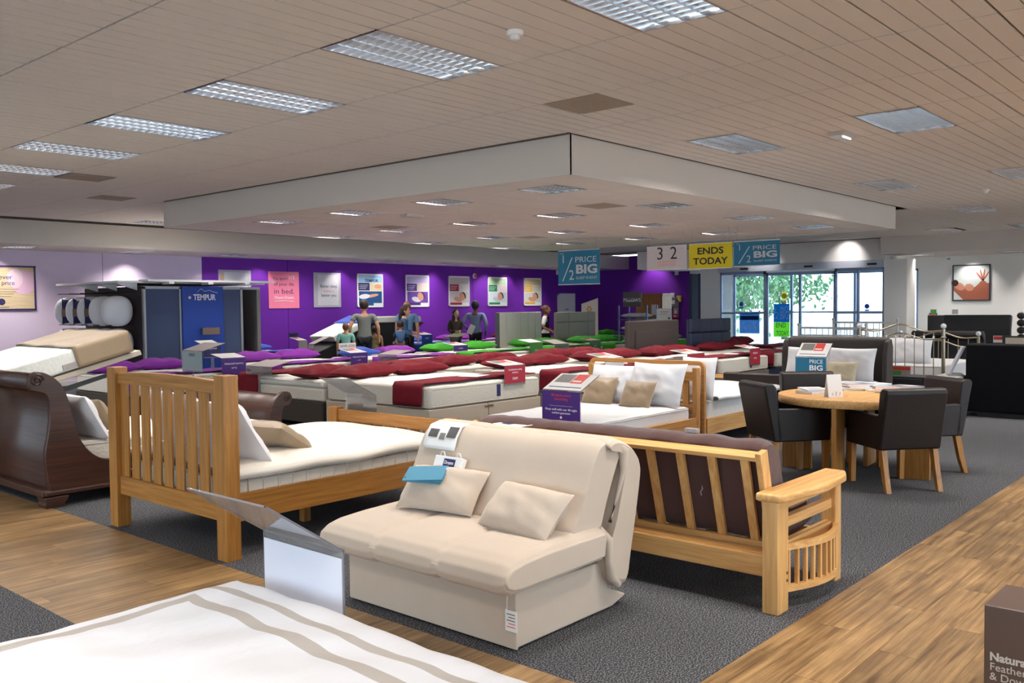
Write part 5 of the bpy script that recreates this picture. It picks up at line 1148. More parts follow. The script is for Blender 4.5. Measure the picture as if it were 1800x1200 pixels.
def sleeper(t, cx, cy, s, hair, col=SKIN, cloth=None):
    disc('face_print', cx, cy, .09*s, .11*s, .0215, .0225, col, t, R(40)); disc('hair_print', cx+.06*s, cy+.03*s, .07*s, .10*s, .0205, .0215, hair, t, R(40)); disc('arm_print', cx-.14*s, cy-.07*s, .15*s, .06*s, .0205, .0215, cloth or col, t, R(-10))
KS = [('blue and white poster with hand prints', 16.50, 17.46, mat('sky_blue', (150, 190, 220), .6), NAVYP, mat('deep_blue', (24, 74, 124), .6), 'TEMPUR'), ('poster with purple blocks and a sleeping baby', 18.35, 19.31, mat('pale_lilac', (196, 184, 224), .6), PURP, mat('mid_violet', (110, 72, 160), .6), ''),
      ('poster with red block and a sleeping man', 20.17, 21.11, mat('warm_grey', (206, 196, 190), .6), REDC, mat('soft_white', (214, 208, 204), .6), ''), ('poster with green block and a sleeper in a dark cap', 21.99, 22.94, mat('pale_green', (176, 204, 168), .6), mat('poster_green', (16, 130, 74), .6), mat('soft_blue', (200, 214, 222), .6), ''),
      ('poster with yellow block and a dark-haired sleeper', 23.82, 24.77, mat('pale_gold', (206, 186, 138), .6), mat('amber', (226, 176, 50), .6), mat('soft_cream', (214, 210, 204), .6), '')]
for i, (lab, a, b_, top, blk, low, ttl) in enumerate(KS):
    t, w_, h = poster('wall_poster', lab, a, b_, 1.645, 2.61, WHITEP, WHITEP, group='framed mattress posters on the purple wall')
    plate('top_print', -.43, .43, .23, .43, .019, .020, top, t); plate('colour_block', -.46, -.02, -.0, .22, .0205, .0215, blk, t); plate('swatch_print', -.0, .43, -.0, .22, .019, .020, mat('swatch_'+str(i), ((214, 196, 150), (216, 204, 190), (226, 222, 218), (224, 208, 214), (206, 202, 190))[i], .6), t)
    plate('lower_print', -.42, .43, -.36, -.02, .019, .020, low, t); plate('footer_block', -.42, .12, -.43, -.36, .0205, .0215, blk if i else MATS['deep_blue'], t)
    for k in range(3): plate('print_line', -.40, -.08-.04*k, .15-.05*k, .16-.05*k, .0217, .022, WHITEINK, t)
    if ttl: text(ttl, .05, .28, .021, .11, NAVYP, t, w=.5, bold=.003); disc('hand_print', .05, -.15, .26, .045, .0205, .0215, SKIN, t, R(8)); disc('sleeve_print', -.22, -.17, .2, .07, .0215, .0225, MATS['print_white'], t, R(5)); disc('hand_print', .28, .12, .13, .06, .0205, .0215, SKIN, t)
    else: sleeper(t, .12, -.17, 1.25, [0, PURP, HAIRB, NAVYP, HAIRB][i], cloth=[0, MATS['print_white'], None, MATS['print_grey'], None][i])
t, w_, h = poster('wall_poster', 'grey pillow poster half hidden above the rack canopy', 12.13, 13.05, 1.66, 2.62, None, MATS['print_grey']); plate('pillow_print', -.3, .36, -.4, .42, .0185, .02, MATS['print_white'], t); disc('flower_print', -.37, .3, .06, .09, .02, .021, MATS['mag_tan'], t)
t, w_, h = poster('framed_picture', 'framed price promise picture with pink petals on the lilac wall', 5.9, 7.82, 1.655, 2.59, mat('frame_purple', (60, 36, 90), .5), wood('wood_print', (206, 180, 140), (226, 206, 172), 'x', .6, 1))
disc('petal_print', .72, .12, .24, .26, .0185, .0195, mat('petal', (226, 186, 210), .7), t); disc('petal_print', .55, .2, .16, .2, .0195, .0205, mat('petal2', (236, 206, 220), .7), t)
text('never', .33, .22, .021, .13, NAVYP, t, w=.32); text('on price', .33, .10, .021, .13, NAVYP, t, w=.42)
for k in range(4): plate('print_line', .05, .62-.05*k, -.03-.05*k, -.022-.05*k, .02, .021, MATS['photo_brown'], t)
disc('round_logo', .28, -.29, .07, .07, .02, .021, NAVYP, t); plate('print_line', .12, .42, -.41, -.395, .02, .021, MATS['photo_brown'], t)
# photograph with hands on the white wall
y0, z1 = onX(1675, 466, XE); y1, z0 = onX(1741, 528, XE)
t = root('framed_picture', 'large framed photograph of hands on the white wall', 'picture', M=facing((XE, (y0+y1)/2, (z0+z1)/2), R(180))); w_, h = y0-y1, z1-z0
MB().box(-w_/2, w_/2, -h/2, -h/2+.03, 0, .04).box(-w_/2, w_/2, h/2-.03, h/2, 0, .04).box(-w_/2, -w_/2+.03, -h/2, h/2, 0, .04).box(w_/2-.03, w_/2, -h/2, h/2, 0, .04).build('frame', mat('frame_dark', (44, 44, 58), .5), t)
plate('print', -w_/2, w_/2, -h/2, h/2, .002, .02, mat('photo_pale', (206, 212, 208), .5), t)
BR = mat('photo_skin', (168, 96, 70), .5); BR2 = mat('photo_skin_light', (206, 140, 112), .5)
MB().prism([(-.48, -.05), (-.3, -.02), (-.1, -.18), (.1, -.12), (.2, -.02), (.46, -.02), (.47, -.48), (-.2, -.48), (-.47, -.2)], 'z', .0205, .0215).build('body_print', BR, t)
disc('face_print', -.3, -.1, .14, .10, .0216, .0226, BR2, t, R(-30)); disc('hair_print', -.42, .0, .09, .09, .0218, .0228, HAIRB, t); disc('face_print', -.05, -.13, .12, .10, .0216, .0226, BR2, t, R(-20))
disc('palm_print', .3, -.08, .11, .13, .0216, .0226, BR, t)
for a, L_ in ((125, .30), (103, .36), (82, .36), (60, .30)): disc('finger_print', .3+.16*math.cos(R(a)), .04+.16*math.sin(R(a)), L_/2, .022, .0218, .0228, BR, t, R(a))
for i, (px, lab) in enumerate(((1643, 'left'), (1652, 'right'))):
    yy, zz = onX(px, 464, XE); o = MB().box(XE-.02, XE, yy-.05, yy+.05, zz-.06, zz+.06).build('wall_socket', WHITEP, None, bevel=.004); tag(o, '%s of two small square boxes high on the white wall' % lab, 'socket')
yy, zz = onX(1667, 453, XE-.1); t = root('security_camera', 'small camera bracket near the ceiling by the framed photograph', 'camera'); MB().box(XE-.2, XE, yy-.1, yy+.1, zz-.0, zz+.05).build('bracket', WHITEP, t); MB().tube([(XE-.2, yy, zz-.03), (XE-.05, yy, zz-.03)], .03, 8).build('camera_body', GREYM, t)
for px, pz, c, lab in ((1641, 548, GRNC, 'green emergency notice on the white wall'), (1640, 556, REDP, 'red fire notice under the green notice'), (1679, 548, PAPERG, 'small pale notices on the white wall')):
    yy, zz = onX(px, pz, XE); t = root('wall_notice', lab, 'notice', M=facing((XE, yy, zz), R(180))); plate('plate', -.12, .12, -.1, .1, 0, .01, WHITEP, t); plate('symbol', -.08, .08, -.06, .07, .0105, .012, c, t)
# fittings on the purple walls
x_, z_ = onY(834, 485, YN); t = root('fire_bell', 'red fire bell on the purple wall', 'bell', M=facing((x_, YN, z_), R(-90))); MB().lathe([(.09, 0), (.09, .02), (.05, .05)], (0, 0, 0), 16).build('white_base', WHITEP, t); MB().lathe([(.055, .05), (.05, .075), (.02, .08)], (0, 0, 0), 16).build('red_dome', REDP, t)
t = root('staff_door', 'plain white door with frame in the purple wall', 'door', M=facing((26.2, YN, 0), R(-90)))
plate('door_leaf', -.44, .44, 0, 2.02, .01, .045, WHITEWALL, t); MB().box(-.5, -.44, 0, 2.08, 0, .06).box(.44, .5, 0, 2.08, 0, .06).box(-.5, .5, 2.02, 2.08, 0, .06).build('door_frame', WHITEP, t); plate('sign_plate', -.1, .1, 1.48, 1.52, .045, .05, GREYM, t); MB().tube([(.34, 1.0, .045), (.34, 1.0, .09), (.26, 1.0, .09)], .01, 6).build('handle', GREYM, t)
for px, py, c, lab in ((930, 478, WHITEP, 'x'),): pass
x_, z_ = onY(979, 478, YN); o = MB().box(x_-.06, x_+.06, YN-.05, YN, z_-.1, z_+.1).build('sensor', WHITEP, None, bevel=.01); tag(o, 'white motion sensor high in the corner of the back wall', 'sensor')
for px, py, w_, h, c, lab in ((1190, 480, .14, .14, WHITEP, 'white sensor high on the purple side wall'), (1183, 519, .16, .16, WHITEP, 'white switch above the hand dryer'), (1183, 531, .5, .34, GREYM, 'grey box like a dryer on the purple side wall'), (1194, 525, .18, .22, YEL, 'yellow isolator switch on the purple side wall'), (1189, 548, .2, .3, PAPERG, 'grey keypad on the purple side wall'), (1188, 555, .22, .14, REDP, 'red call point on the purple side wall')):
    yy, zz = onX(px, py, XE); t = root('wall_fitting', lab, 'fitting', M=facing((XE, yy, zz), R(180))); MB().box(-w_/2, w_/2, -h/2, h/2, 0, .05).build('case', c, t, bevel=.01); plate('front', -w_*.2, w_*.2, -h*.2, h*.2, .05, .055, PAPER if c != PAPER else INK, t)
# wardrobe, pillow stand, tall card near the side wall
xw = 26.0; ya, zt_ = onX(1118, 520, xw); yb_ = onX(1164, 520, xw)[0]
t = root('wardrobe', 'brown pine wardrobe with a pinned notice against the purple side wall', 'wardrobe')
MB().box(xw, xw+.6, yb_, ya, 0, zt_).build('carcass', OAKz, t); MB().box(xw-.05, xw+.62, yb_-.05, ya+.05, zt_, zt_+.07).build('cornice', OAKy, t)
for k in range(2): MB().box(xw-.03, xw, yb_+.03+(ya-yb_)/2*k, yb_-.03+(ya-yb_)/2*(k+1), .35, zt_-.05).build('door', OAKz, t, bevel=.006)
MB().box(xw-.03, xw, yb_+.03, ya-.03, .05, .31).build('drawer', OAKy, t, bevel=.006); MB().box(xw-.035, xw-.03, (ya+yb_)/2-.35, (ya+yb_)/2-.12, zt_-.65, zt_-.3).build('notice', PAPER, t)
xw = 22.4; ya, zt_ = onX(1095, 513, xw); yb_, zb_ = onX(1127, 539, xw)
t = root('pillow_stand', 'grey metal pillow stand with a dark pillows sign on top', 'stand')
MB().box(xw, xw+.03, yb_, ya, zb_, zt_).build('sign_board', mat('sign_grey', (92, 86, 84), .6), t); text('PILLOWS', 0, 0, 0, .15, WHITEINK, t, w=.6, M=facing((xw-.003, (ya+yb_)/2, zt_-.25), R(180))); MB().box(xw-.004, xw, yb_+.15, ya-.15, zb_+.17, zb_+.19).build('rule', WHITEINK, t)
for y in (yb_-.15, ya+.2):
    for x in (xw+.05, xw+.6): MB().box(x, x+.04, y-.02, y+.02, 0, 1.62).build('upright', mat('blue_grey_metal', (110, 122, 150), .4, .4), t)
for z in (.4, .8, 1.18): MB().box(xw, xw+.65, yb_-.17, ya+.22, z, z+.03).build('shelf', MATS['blue_grey_metal'], t)
for z in (.45, .85, 1.22): pillow(xw+.32, (ya+yb_)/2+.05, z+.09, 'white pillow on the %s shelf of the pillow stand' % {.45: 'lowest', .85: 'middle', 1.22: 'top'}[z], WHITEF, .85, .5, .16, R(90), seed=70)
xw = 21.6; ya, zt_ = onX(1022, 534, xw); yb_, z2 = onX(1050, 524, xw)
t = root('display_card', 'tall cream board with orange emblem beside the grey headboard', 'sign'); MB().prism([(ya, .0), (yb_, .0), (yb_, z2), (ya, zt_)], 'x', xw, xw+.03).build('board', mat('cream_board', (236, 226, 204), .6), t)
for k in range(6): a = k*math.pi/3; MB().ball((xw-.004, (ya+yb_)/2+.07*math.cos(a), 1.52+.07*math.sin(a)), (.004, .035, .035), 8, 5).build('emblem_petal', mat('orange_print', (226, 160, 80), .6), t)
xw = 20.9; ya, zt_ = onX(1154, 542, xw); yb_ = onX(1180, 542, xw)[0]
t = root('notice_board', 'white notice card on a post above the brown headboard', 'sign'); MB().box(xw, xw+.02, yb_, ya, zt_-.32, zt_).build('card', PAPER, t); MB().box(xw-.003, xw, yb_+.1, ya-.12, zt_-.1, zt_-.085).box(xw-.003, xw, yb_+.14, ya-.1, zt_-.16, zt_-.15).build('print_line', REDP, t); MB().tube([(xw-.004, yb_+.07, zt_-.26), (xw, yb_+.07, zt_-.26)], .03, 12).build('round_logo', INK, t); MB().box(xw, xw+.02, (ya+yb_)/2-.02, (ya+yb_)/2+.02, 0, zt_-.32).build('post', GREYM, t)

# ================================================================= HANGING SIGNS
def hang(name, label, pxl, pxr, pyt_l, pyt_r, pyb, m, X=14.42):
    yl, zt1 = onX(pxl, pyt_l, X); yr_, zt2 = onX(pxr, pyt_r, X); zb = onX((pxl+pxr)/2, pyb, X)[1]; zt_ = (zt1+zt2)/2
    t = root(name, label, 'sign', M=facing((X, (yl+yr_)/2, (zt_+zb)/2), R(180)), group='signs hung from the dropped ceiling'); w_, h = yl-yr_, zt_-zb
    MB().box(-w_/2, w_/2, -h/2, h/2, -.006, 0).build('board', m, t); MB().box(-w_/2, w_/2, -h/2-.012, -h/2, -.008, .002).box(-w_/2, w_/2, h/2, h/2+.012, -.008, .002).build('edge_strip', WHITEP, t)
    for x in (-w_*.42, w_*.42): MB().tube([(x, h/2, -.003), (x, ZL-(zt_+zb)/2, -.003)], .0025, 5).build('wire', GREYM, t)
    return t, w_, h
PT = mat('sign_print', (198, 200, 204), .6)
def half(t, w_, h, k=1):
    x = -w_*.5; 
    text('1', x+w_*.13, h*.25, .003, h*.34, PT, t); text('2', x+w_*.33, -h*.24, .003, h*.42, PT, t)
    MB().prism([(x+w_*.10, -h*.4), (x+w_*.125, -h*.4), (x+w_*.36, h*.30), (x+w_*.335, h*.30)], 'z', .001, .003).build('fraction_bar', PT, t)
    text('PRICE', w_*.17, h*.22, .003, h*.24, PT, t, w=w_*.50); text('BIG', w_*.19, -h*.07, .003, h*.36, PT, t, w=w_*.50, bold=h*.012); text('SLEEP EVENT', w_*.19, -h*.32, .003, h*.11, PT, t, w=w_*.5)
    text('UP TO', x+w_*.09, h*.42, .003, h*.05, PT, t)
t, w_, h = hang('hanging_sign', 'teal half price sign hanging alone at the left', 981, 1054, 443, 437, 499, TEAL); half(t, w_, h)
t, w_, h = hang('hanging_sign', 'pale grey three for two sign hanging in the row', 1137, 1207, 435, 431, 473, mat('sign_pale', (206, 198, 198), .6))
text('3', -w_*.16, h*.17, .003, h*.78, INK, t); text('for', w_*.0, h*.1, .003, h*.14, PT, t); text('2', w_*.18, h*.17, .003, h*.78, INK, t); text('ON BEDROOM', 0, -h*.18, .003, h*.13, MATS['coral_ink'], t, w=w_*.45); text('FURNITURE', 0, -h*.31, .003, h*.16, MATS['coral_ink'], t, w=w_*.45)
t, w_, h = hang('hanging_sign', 'yellow ends today sign hanging in the row', 1211, 1287, 430, 426, 471, YEL); text('ENDS', 0, h*.2, .003, h*.38, INK, t, w=w_*.6, bold=.004); text('TODAY', 0, -h*.22, .003, h*.38, INK, t, w=w_*.8, bold=.004)
t, w_, h = hang('hanging_sign', 'teal half price sign at the right end of the row', 1290, 1371, 426, 421, 466, TEAL); half(t, w_, h)
# posters on the entrance glass
def translucent(m):
    m = m.copy(); nt = m.node_tree; N = nt.nodes; b = N['Principled BSDF']; tr = N.new('ShaderNodeBsdfTranslucent'); tr.inputs[0].default_value = [min(1, c*1.3+.05) for c in b.inputs['Base Color'].default_value[:3]]+[1]
    mx = N.new('ShaderNodeMixShader'); mx.inputs[0].default_value = .8; nt.links.new(b.outputs[0], mx.inputs[1]); nt.links.new(tr.outputs[0], mx.inputs[2]); nt.links.new(mx.outputs[0], N['Material Output'].inputs[0]); return m
def glass_sign(label, pxl, pxr, pt, pb, m, X=25.32):
    yl, zt_ = onX(pxl, pt, X); yr_, zb = onX(pxr, pb, X); t = root('door_sign', label, 'sign', M=facing((X, (yl+yr_)/2, (zt_+zb)/2), R(180))); w_, h = yl-yr_, zt_-zb; plate('sheet', -w_/2, w_/2, -h/2, h/2, -.004, 0, translucent(m) if m is not GLASS else m, t); return t, w_, h
t, w_, h = glass_sign('teal half price poster on the sliding glass door', 1360, 1388, 534, 566, mat('teal_bright', (20, 130, 176), .5)); TW = translucent(WHITEINK); text('/', -w_*.42, h*.05, .002, .34, TW, t); text('2', -w_*.30, -h*.15, .002, .30, TW, t); text('PRICE', w_*.18, h*.2, .002, .22, TW, t, w=w_*.52); text('BIG', w_*.18, -h*.15, .002, .34, TW, t, w=w_*.52, bold=.006)
t, w_, h = glass_sign('lime green end today poster below the teal poster', 1360, 1388, 566, 592, mat('lime', (150, 214, 90), .5)); text('END', -.02, .12, .002, .2, NAVYP, t, w=w_*.6); text('TODAY', .02, -.12, .002, .2, NAVYP, t, w=w_*.75)
t, w_, h = glass_sign('slate blue in-store now poster on the left glass door', 1300, 1335, 550, 586, mat('slate_poster', (104, 150, 190), .5)); text('IN STORE', 0, h*.0, .002, .14, TW, t, w=w_*.7); text('NOW', 0, -h*.25, .002, .26, TW, t, w=w_*.8, bold=.006); plate('sofa_print', -.3, .3, h*.16, h*.36, .0005, .002, translucent(SLATE), t)
for i, (px, py) in enumerate(((1303, 537), (1524, 541))):
    t, w_, h = glass_sign('round blue door sticker on the %s glass pane' % ['left', 'right'][i], px-4, px+4, py-5, py+3, GLASS); disc('blue_disc', 0, .03, .07, .07, .001, .003, mat('sticker_blue', (40, 70, 190), .5), t); plate('blue_plate', -.06, .06, -.1, -.06, .001, .003, MATS['sticker_blue'], t)
t, w_, h = glass_sign('yellow sticker on the glass door above the teal poster', 1374, 1383, 512, 528, mat('pale_yellow', (240, 236, 150), .5)); disc('yellow_circle', 0, .0, .08, .08, .001, .003, YEL, t)

# ================================================================= PEOPLE
def skin_mesh(name, nodes, edges, m, parent, lv=2):
    """one continuous surface grown over a skeleton: nodes {key: (x, y, z, radius)}"""
    ks = list(nodes); ix = {k: i for i, k in enumerate(ks)}
    me = bpy.data.meshes.new(name); me.from_pydata([nodes[k][:3] for k in ks], [(ix[a], ix[b]) for a, b in edges], []); me.materials.append(m)
    o = bpy.data.objects.new(name, me); COL.objects.link(o); o.parent = parent
    md = o.modifiers.new('skin', 'SKIN'); md.use_smooth_shade = True
    sv = me.skin_vertices[0].data
    for i, k in enumerate(ks):
        r = nodes[k][3]; sv[i].radius = r if isinstance(r, tuple) else (r, r); sv[i].use_root = (i == 0)
    s = o.modifiers.new('sub', 'SUBSURF'); s.levels = s.render_levels = lv
    return o
def person(x, y, rz, h, label, top, legs, hair='short', hairm=None, skin=None, hands=None, sleeve=1.0, face=True, female=False, headturn=0, lean=0, fat=1.0, group='shoppers and staff between the beds', seat=None, vest=None):
    """local +y is the way the person faces; hands: {'L': (x,y,z), 'R': ...} as parts of the height"""
    t = root('person', label, 'person', (x, y, 0), rz, group); sk = skin or SKIN; hm = hairm or HAIRB; H = h
    sw = (.122 if not female else .102)*H; hw = .052*H
    hd = hands or {}
    P = {}
    ly = lean*H
    P['pel'] = (0, 0, .51*H, (.078*H*fat, .058*H)); P['wai'] = (0, ly*.3, .60*H, (.070*H*fat, .052*H)); P['che'] = (0, ly*.7, .72*H, (.080*H*fat, .058*H)); P['nek'] = (0, ly+.0*H, .820*H, .034*H); P['hd0'] = (0, ly+.010*H, .862*H, .036*H)
    E_ = [('pel', 'wai'), ('wai', 'che'), ('che', 'nek'), ('nek', 'hd0')]
    for s, S in ((-1, 'L'), (1, 'R')):
        P['hip'+S] = (s*hw, 0, .48*H, .050*H); P['kne'+S] = (s*hw*1.1, .01*H, .27*H, .032*H); P['ank'+S] = (s*hw*1.15, -.01*H, .05*H, .020*H); P['toe'+S] = (s*hw*1.4, .075*H, .018*H, .018*H)
        E_ += [('pel', 'hip'+S), ('hip'+S, 'kne'+S), ('kne'+S, 'ank'+S), ('ank'+S, 'toe'+S)]
        hx, hy, hz = hd.get(S, (s*.155, .02, .46)); hx *= H; hy *= H; hz *= H
        sh = Vector((s*sw, ly*.9, .795*H)); hn = Vector((hx, hy, hz)); mid = (sh+hn)/2; d = (hn-sh); L_ = .34*H
        bend = math.sqrt(max(0, (L_/2)**2-(d.length/2)**2)) if d.length < L_ else 0
        pole = Vector((s*.5, -.8, -.3)); pole -= d.normalized()*pole.dot(d.normalized()); el = mid+pole.normalized()*bend
        P['sho'+S] = (*sh, .034*H); P['elb'+S] = (*el, .026*H); P['wri'+S] = (*hn, .0145*H)
        E_ += [('che', 'sho'+S), ('sho'+S, 'elb'+S), ('elb'+S, 'wri'+S)]
        dd = (hn-el).normalized(); pal = hn+dd*.028*H; P['pal'+S] = (*pal, (.017*H, .010*H)); E_.append(('wri'+S, 'pal'+S))
        side = dd.cross(Vector((s, 0, 0)));  side = side.normalized() if side.length > .1 else Vector((0, 1, 0))
        for i in range(4):
            off = side*(i-1.5)*.0095*H; f1 = pal+off+dd*(.022-.002*abs(i-1.3))*H; f2 = f1+dd*(.022-.003*abs(i-1.3))*H+Vector((-s*.008*H, 0, 0))
            P['f%d%s' % (i, S)] = (*f1, .0052*H); P['g%d%s' % (i, S)] = (*f2, .0042*H); E_ += [('pal'+S, 'f%d%s' % (i, S)), ('f%d%s' % (i, S), 'g%d%s' % (i, S))]
        th = hn+dd*.015*H+side*(-.02)*H; P['th'+S] = (*th, .0060*H); P['ti'+S] = (*(th+dd*.022*H-side*.006*H), .0048*H); E_ += [('wri'+S, 'th'+S), ('th'+S, 'ti'+S)]
    skin_mesh('body', P, E_, sk, t)
    # clothing follows the same skeleton
    g = .007*H
    def grow(k, e=g):
        a = P[k]; r = a[3]; return (*a[:3], tuple(q+e for q in r) if isinstance(r, tuple) else r+e)
    T = {k: grow(k) for k in ('wai', 'che', 'shoL', 'shoR')}; T['pelt'] = (0, 0, .515*H, (.101*H*fat, .077*H)); T['pelb'] = (0, 0, .458*H, (.103*H*fat, .080*H)); T['nekt'] = (P['nek'][0], P['nek'][1]-.004*H, .825*H, (.050*H, .042*H))
    TE = [('che', 'wai'), ('wai', 'pelt'), ('pelt', 'pelb'), ('che', 'nekt'), ('che', 'shoL'), ('che', 'shoR')]; T = {'che': T['che'], **T}
    for S in 'LR':
        a, b_, c = Vector(P['sho'+S][:3]), Vector(P['elb'+S][:3]), Vector(P['wri'+S][:3])
        if sleeve >= .5: T['elb'+S] = (*b_, .032*H); TE.append(('sho'+S, 'elb'+S)); q = b_+(c-b_)*min(.95, (sleeve-.5)*2); T['cuf'+S] = (*q, .021*H); TE.append(('elb'+S, 'cuf'+S))
        else: q = a+(b_-a)*sleeve*2; T['cuf'+S] = (*q, .040*H); TE.append(('sho'+S, 'cuf'+S))
    skin_mesh('top', T, TE, top, t)
    Q = {'pel': grow('pel', .006*H), **{k+S: grow(k+S, .006*H) for S in 'LR' for k in ('hip', 'kne')}}
    QE = [('pel', 'hip'+S) for S in 'LR']+[('hip'+S, 'kne'+S) for S in 'LR']
    for S in 'LR': a = P['ank'+S]; Q['ank'+S] = (*a[:3], .032*H); QE.append(('kne'+S, 'ank'+S))
    skin_mesh('trousers', Q, QE, legs, t)
    for S in 'LR':
        a = Vector(P['ank'+S][:3]); m = MB(); m.ball((a.x*1.08, a.y+.03*H, .022*H), (.030*H, .068*H, .026*H), 12, 8); m.build('shoe', BLACKM, t)
    hc = Vector((0, ly+.020*H, .920*H)); MH = Matrix.Translation(hc) @ Matrix.Rotation(headturn, 4, 'Z') @ Matrix.Scale(1.13, 4)
    def hp(name, m, mm, par=t): m.M = Matrix.Identity(4); o = m.build(name, mm, par); return o
    def B(mm_, c, r, n=14, k=10): 
        m = MB(); m.M = MH; m.ball(c, r, n, k); return m
    hd_ = B(0, (0, 0, 0), (.046*H, .056*H, .067*H), 18, 14); hd_.ball((0, .014*H, -.03*H), (.034*H, .036*H, .036*H), 14, 10); hd_.ball((0, .058*H, -.006*H), (.008*H, .012*H, .012*H), 8, 6)
    for s in (-1, 1): hd_.ball((s*.046*H, -.002*H, -.004*H), (.006*H, .012*H, .017*H), 8, 6)
    head = hd_.build('head', sk, t)
    if face:
        for s in (-1, 1):
            B(0, (s*.017*H, .051*H, .004*H), (.008*H, .005*H, .005*H), 8, 6).build('eye', INK, head); B(0, (s*.018*H, .052*H, .015*H), (.010*H, .004*H, .002*H), 8, 6).build('eyebrow', hm, head)
        B(0, (0, .050*H, -.034*H), (.014*H, .005*H, .004*H), 10, 6).build('mouth', mat('lips', (168, 88, 82), .6), head)
    if hair != 'bald':
        m = MB(); m.M = MH; m.ball((0, -.012*H, .014*H), (.053*H, .060*H, .063*H), 18, 14); 
        if hair in ('long', 'tail', 'bun', 'bob'): m.ball((0, -.018*H, -.01*H), (.050*H, .050*H, .062*H), 16, 12)
        if hair == 'long': m.ball((0, -.030*H, -.07*H), (.050*H, .032*H, .095*H), 14, 10); m.ball((-.038*H, .008*H, -.06*H), (.018*H, .025*H, .075*H), 10, 8); m.ball((.038*H, .008*H, -.06*H), (.018*H, .025*H, .075*H), 10, 8)
        if hair == 'tail': m.ball((0, -.062*H, -.02*H), (.018*H, .022*H, .03*H)); m.ball((.005*H, -.07*H, -.075*H), (.020*H, .022*H, .07*H))
        if hair == 'bun': m.ball((0, -.068*H, .025*H), (.034*H, .028*H, .032*H), 12, 8)
        if hair == 'bob': m.ball((0, -.02*H, -.04*H), (.052*H, .045*H, .05*H))
        m.build('hair', hm, t)
    else:
        m = MB(); m.M = MH; m.ball((0, -.014*H, -.008*H), (.049*H, .052*H, .05*H), 16, 12); m.build('hair', hm, t)
    return t
def stand_at(px, y): d = ray(px, 600); return d.x*y/d.y, y
def towards_cam(x, y): return math.atan2(-y, -x)-math.pi/2
GREYT = mat('grey_tshirt', (128, 130, 124), .9, bump=.3, bscale=12); JEANS = mat('dark_jeans', (24, 28, 38), .9); TROU = mat('black_trousers', (18, 16, 18), .9); DENIM = mat('denim_blue', (62, 92, 128), .9, bump=.3, bscale=14); SHIRT = mat('blue_shirt', (132, 146, 184), .85, bump=.3, bscale=12); BRJ = mat('brown_jacket', (62, 50, 42), .85)
x, y = stand_at(641, 16.95); a = towards_cam(x, y)
person(x, y, a+math.pi, 1.82, 'man in a grey t-shirt and dark jeans seen from behind', GREYT, JEANS, 'short', sleeve=.30, fat=1.12, hands={'L': (-.19, .0, .49), 'R': (.19, .01, .48)}, face=False)
x, y = stand_at(608, 16.75); person(x, y, a+math.pi, 1.28, 'child in a mint top left of the man in grey', mat('mint_top', (140, 206, 190), .9), JEANS, 'short', hairm=HAIRG, sleeve=.4, face=False)
x, y = stand_at(659, 16.9); person(x, y, a+math.pi, 1.18, 'small child in a patterned top right of the man in grey', mat('olive_print_top', (142, 122, 82), .9, var=.5, vscale=30), mat('khaki', (120, 110, 90), .9), 'short', skin=mat('skin_tan', (168, 116, 88), .6), sleeve=.3, face=False)
x, y = stand_at(716, 17.35); a = towards_cam(x, y); person(x, y, a+math.pi, 1.80, 'balding man in a blue shirt standing behind the mother', mat('blue_tshirt', (110, 148, 190), .9), TROU, 'bald', hairm=HAIRG, sleeve=.35, face=False)
x, y = stand_at(711, 16.9); xm, ym = x, y
person(x, y, a+R(80), 1.68, 'woman in a denim top with a dark ponytail carrying a child', DENIM, JEANS, 'tail', female=True, hands={'L': (-.05, .13, .60), 'R': (.04, .15, .55)}, sleeve=.95)
# the child in her arms
t = root('person', 'toddler in blue held on the hip of the woman in denim', 'person', (xm-.24, ym-.12, .62), a+math.pi, 'shoppers and staff between the beds')
H = 1.0; N_ = {'pel': (0, 0, .12, .085), 'che': (0, .02, .34, .085), 'nek': (0, .03, .45, .035), 'hdb': (0, .03, .5, .035), 'hL': (-.07, .08, .10, .055), 'kL': (-.12, .20, .06, .042), 'aL': (-.13, .16, -.12, .028), 'tL': (-.13, .21, -.15, .024), 'hR': (.07, .08, .10, .055), 'kR': (.12, .20, .06, .042), 'aR': (.13, .16, -.12, .028), 'tR': (.13, .21, -.15, .024), 'sL': (-.10, .02, .40, .04), 'eL': (-.15, .10, .30, .028), 'wL': (-.12, .19, .26, .02), 'fL': (-.11, .23, .26, .018), 'sR': (.10, .02, .40, .04), 'eR': (.16, .10, .32, .028), 'wR': (.16, .19, .32, .02), 'fR': (.16, .23, .32, .018)}
EE = [('pel', 'che'), ('che', 'nek'), ('nek', 'hdb')]+[(p+s, q+s) for s in 'LR' for p, q in (('h', 'k'), ('k', 'a'), ('a', 't'), ('s', 'e'), ('e', 'w'), ('w', 'f'))]+[('pel', 'hL'), ('pel', 'hR'), ('che', 'sL'), ('che', 'sR')]
skin_mesh('body', N_, EE, SKIN, t)
C_ = {k: (*N_[k][:3], N_[k][3]+.014) for k in ('che', 'pel', 'sL', 'eL', 'wL', 'sR', 'eR', 'wR')}; skin_mesh('jacket', C_, [('che', 'pel'), ('che', 'sL'), ('sL', 'eL'), ('eL', 'wL'), ('che', 'sR'), ('sR', 'eR'), ('eR', 'wR')], DENIM, t)
C_ = {k: (*N_[k][:3], N_[k][3]+.010) for k in ('pel', 'hL', 'kL', 'aL', 'hR', 'kR', 'aR')}; skin_mesh('trousers', C_, [('pel', 'hL'), ('hL', 'kL'), ('kL', 'aL'), ('pel', 'hR'), ('hR', 'kR'), ('kR', 'aR')], JEANS, t)
MB().ball((0, .04, .57), (.078, .088, .10), 16, 12).ball((0, .125, .56), (.012, .014, .014), 8, 6).build('head', SKIN, t); MB().ball((0, .015, .60), (.088, .092, .10), 16, 12).build('hair', HAIRB, t)
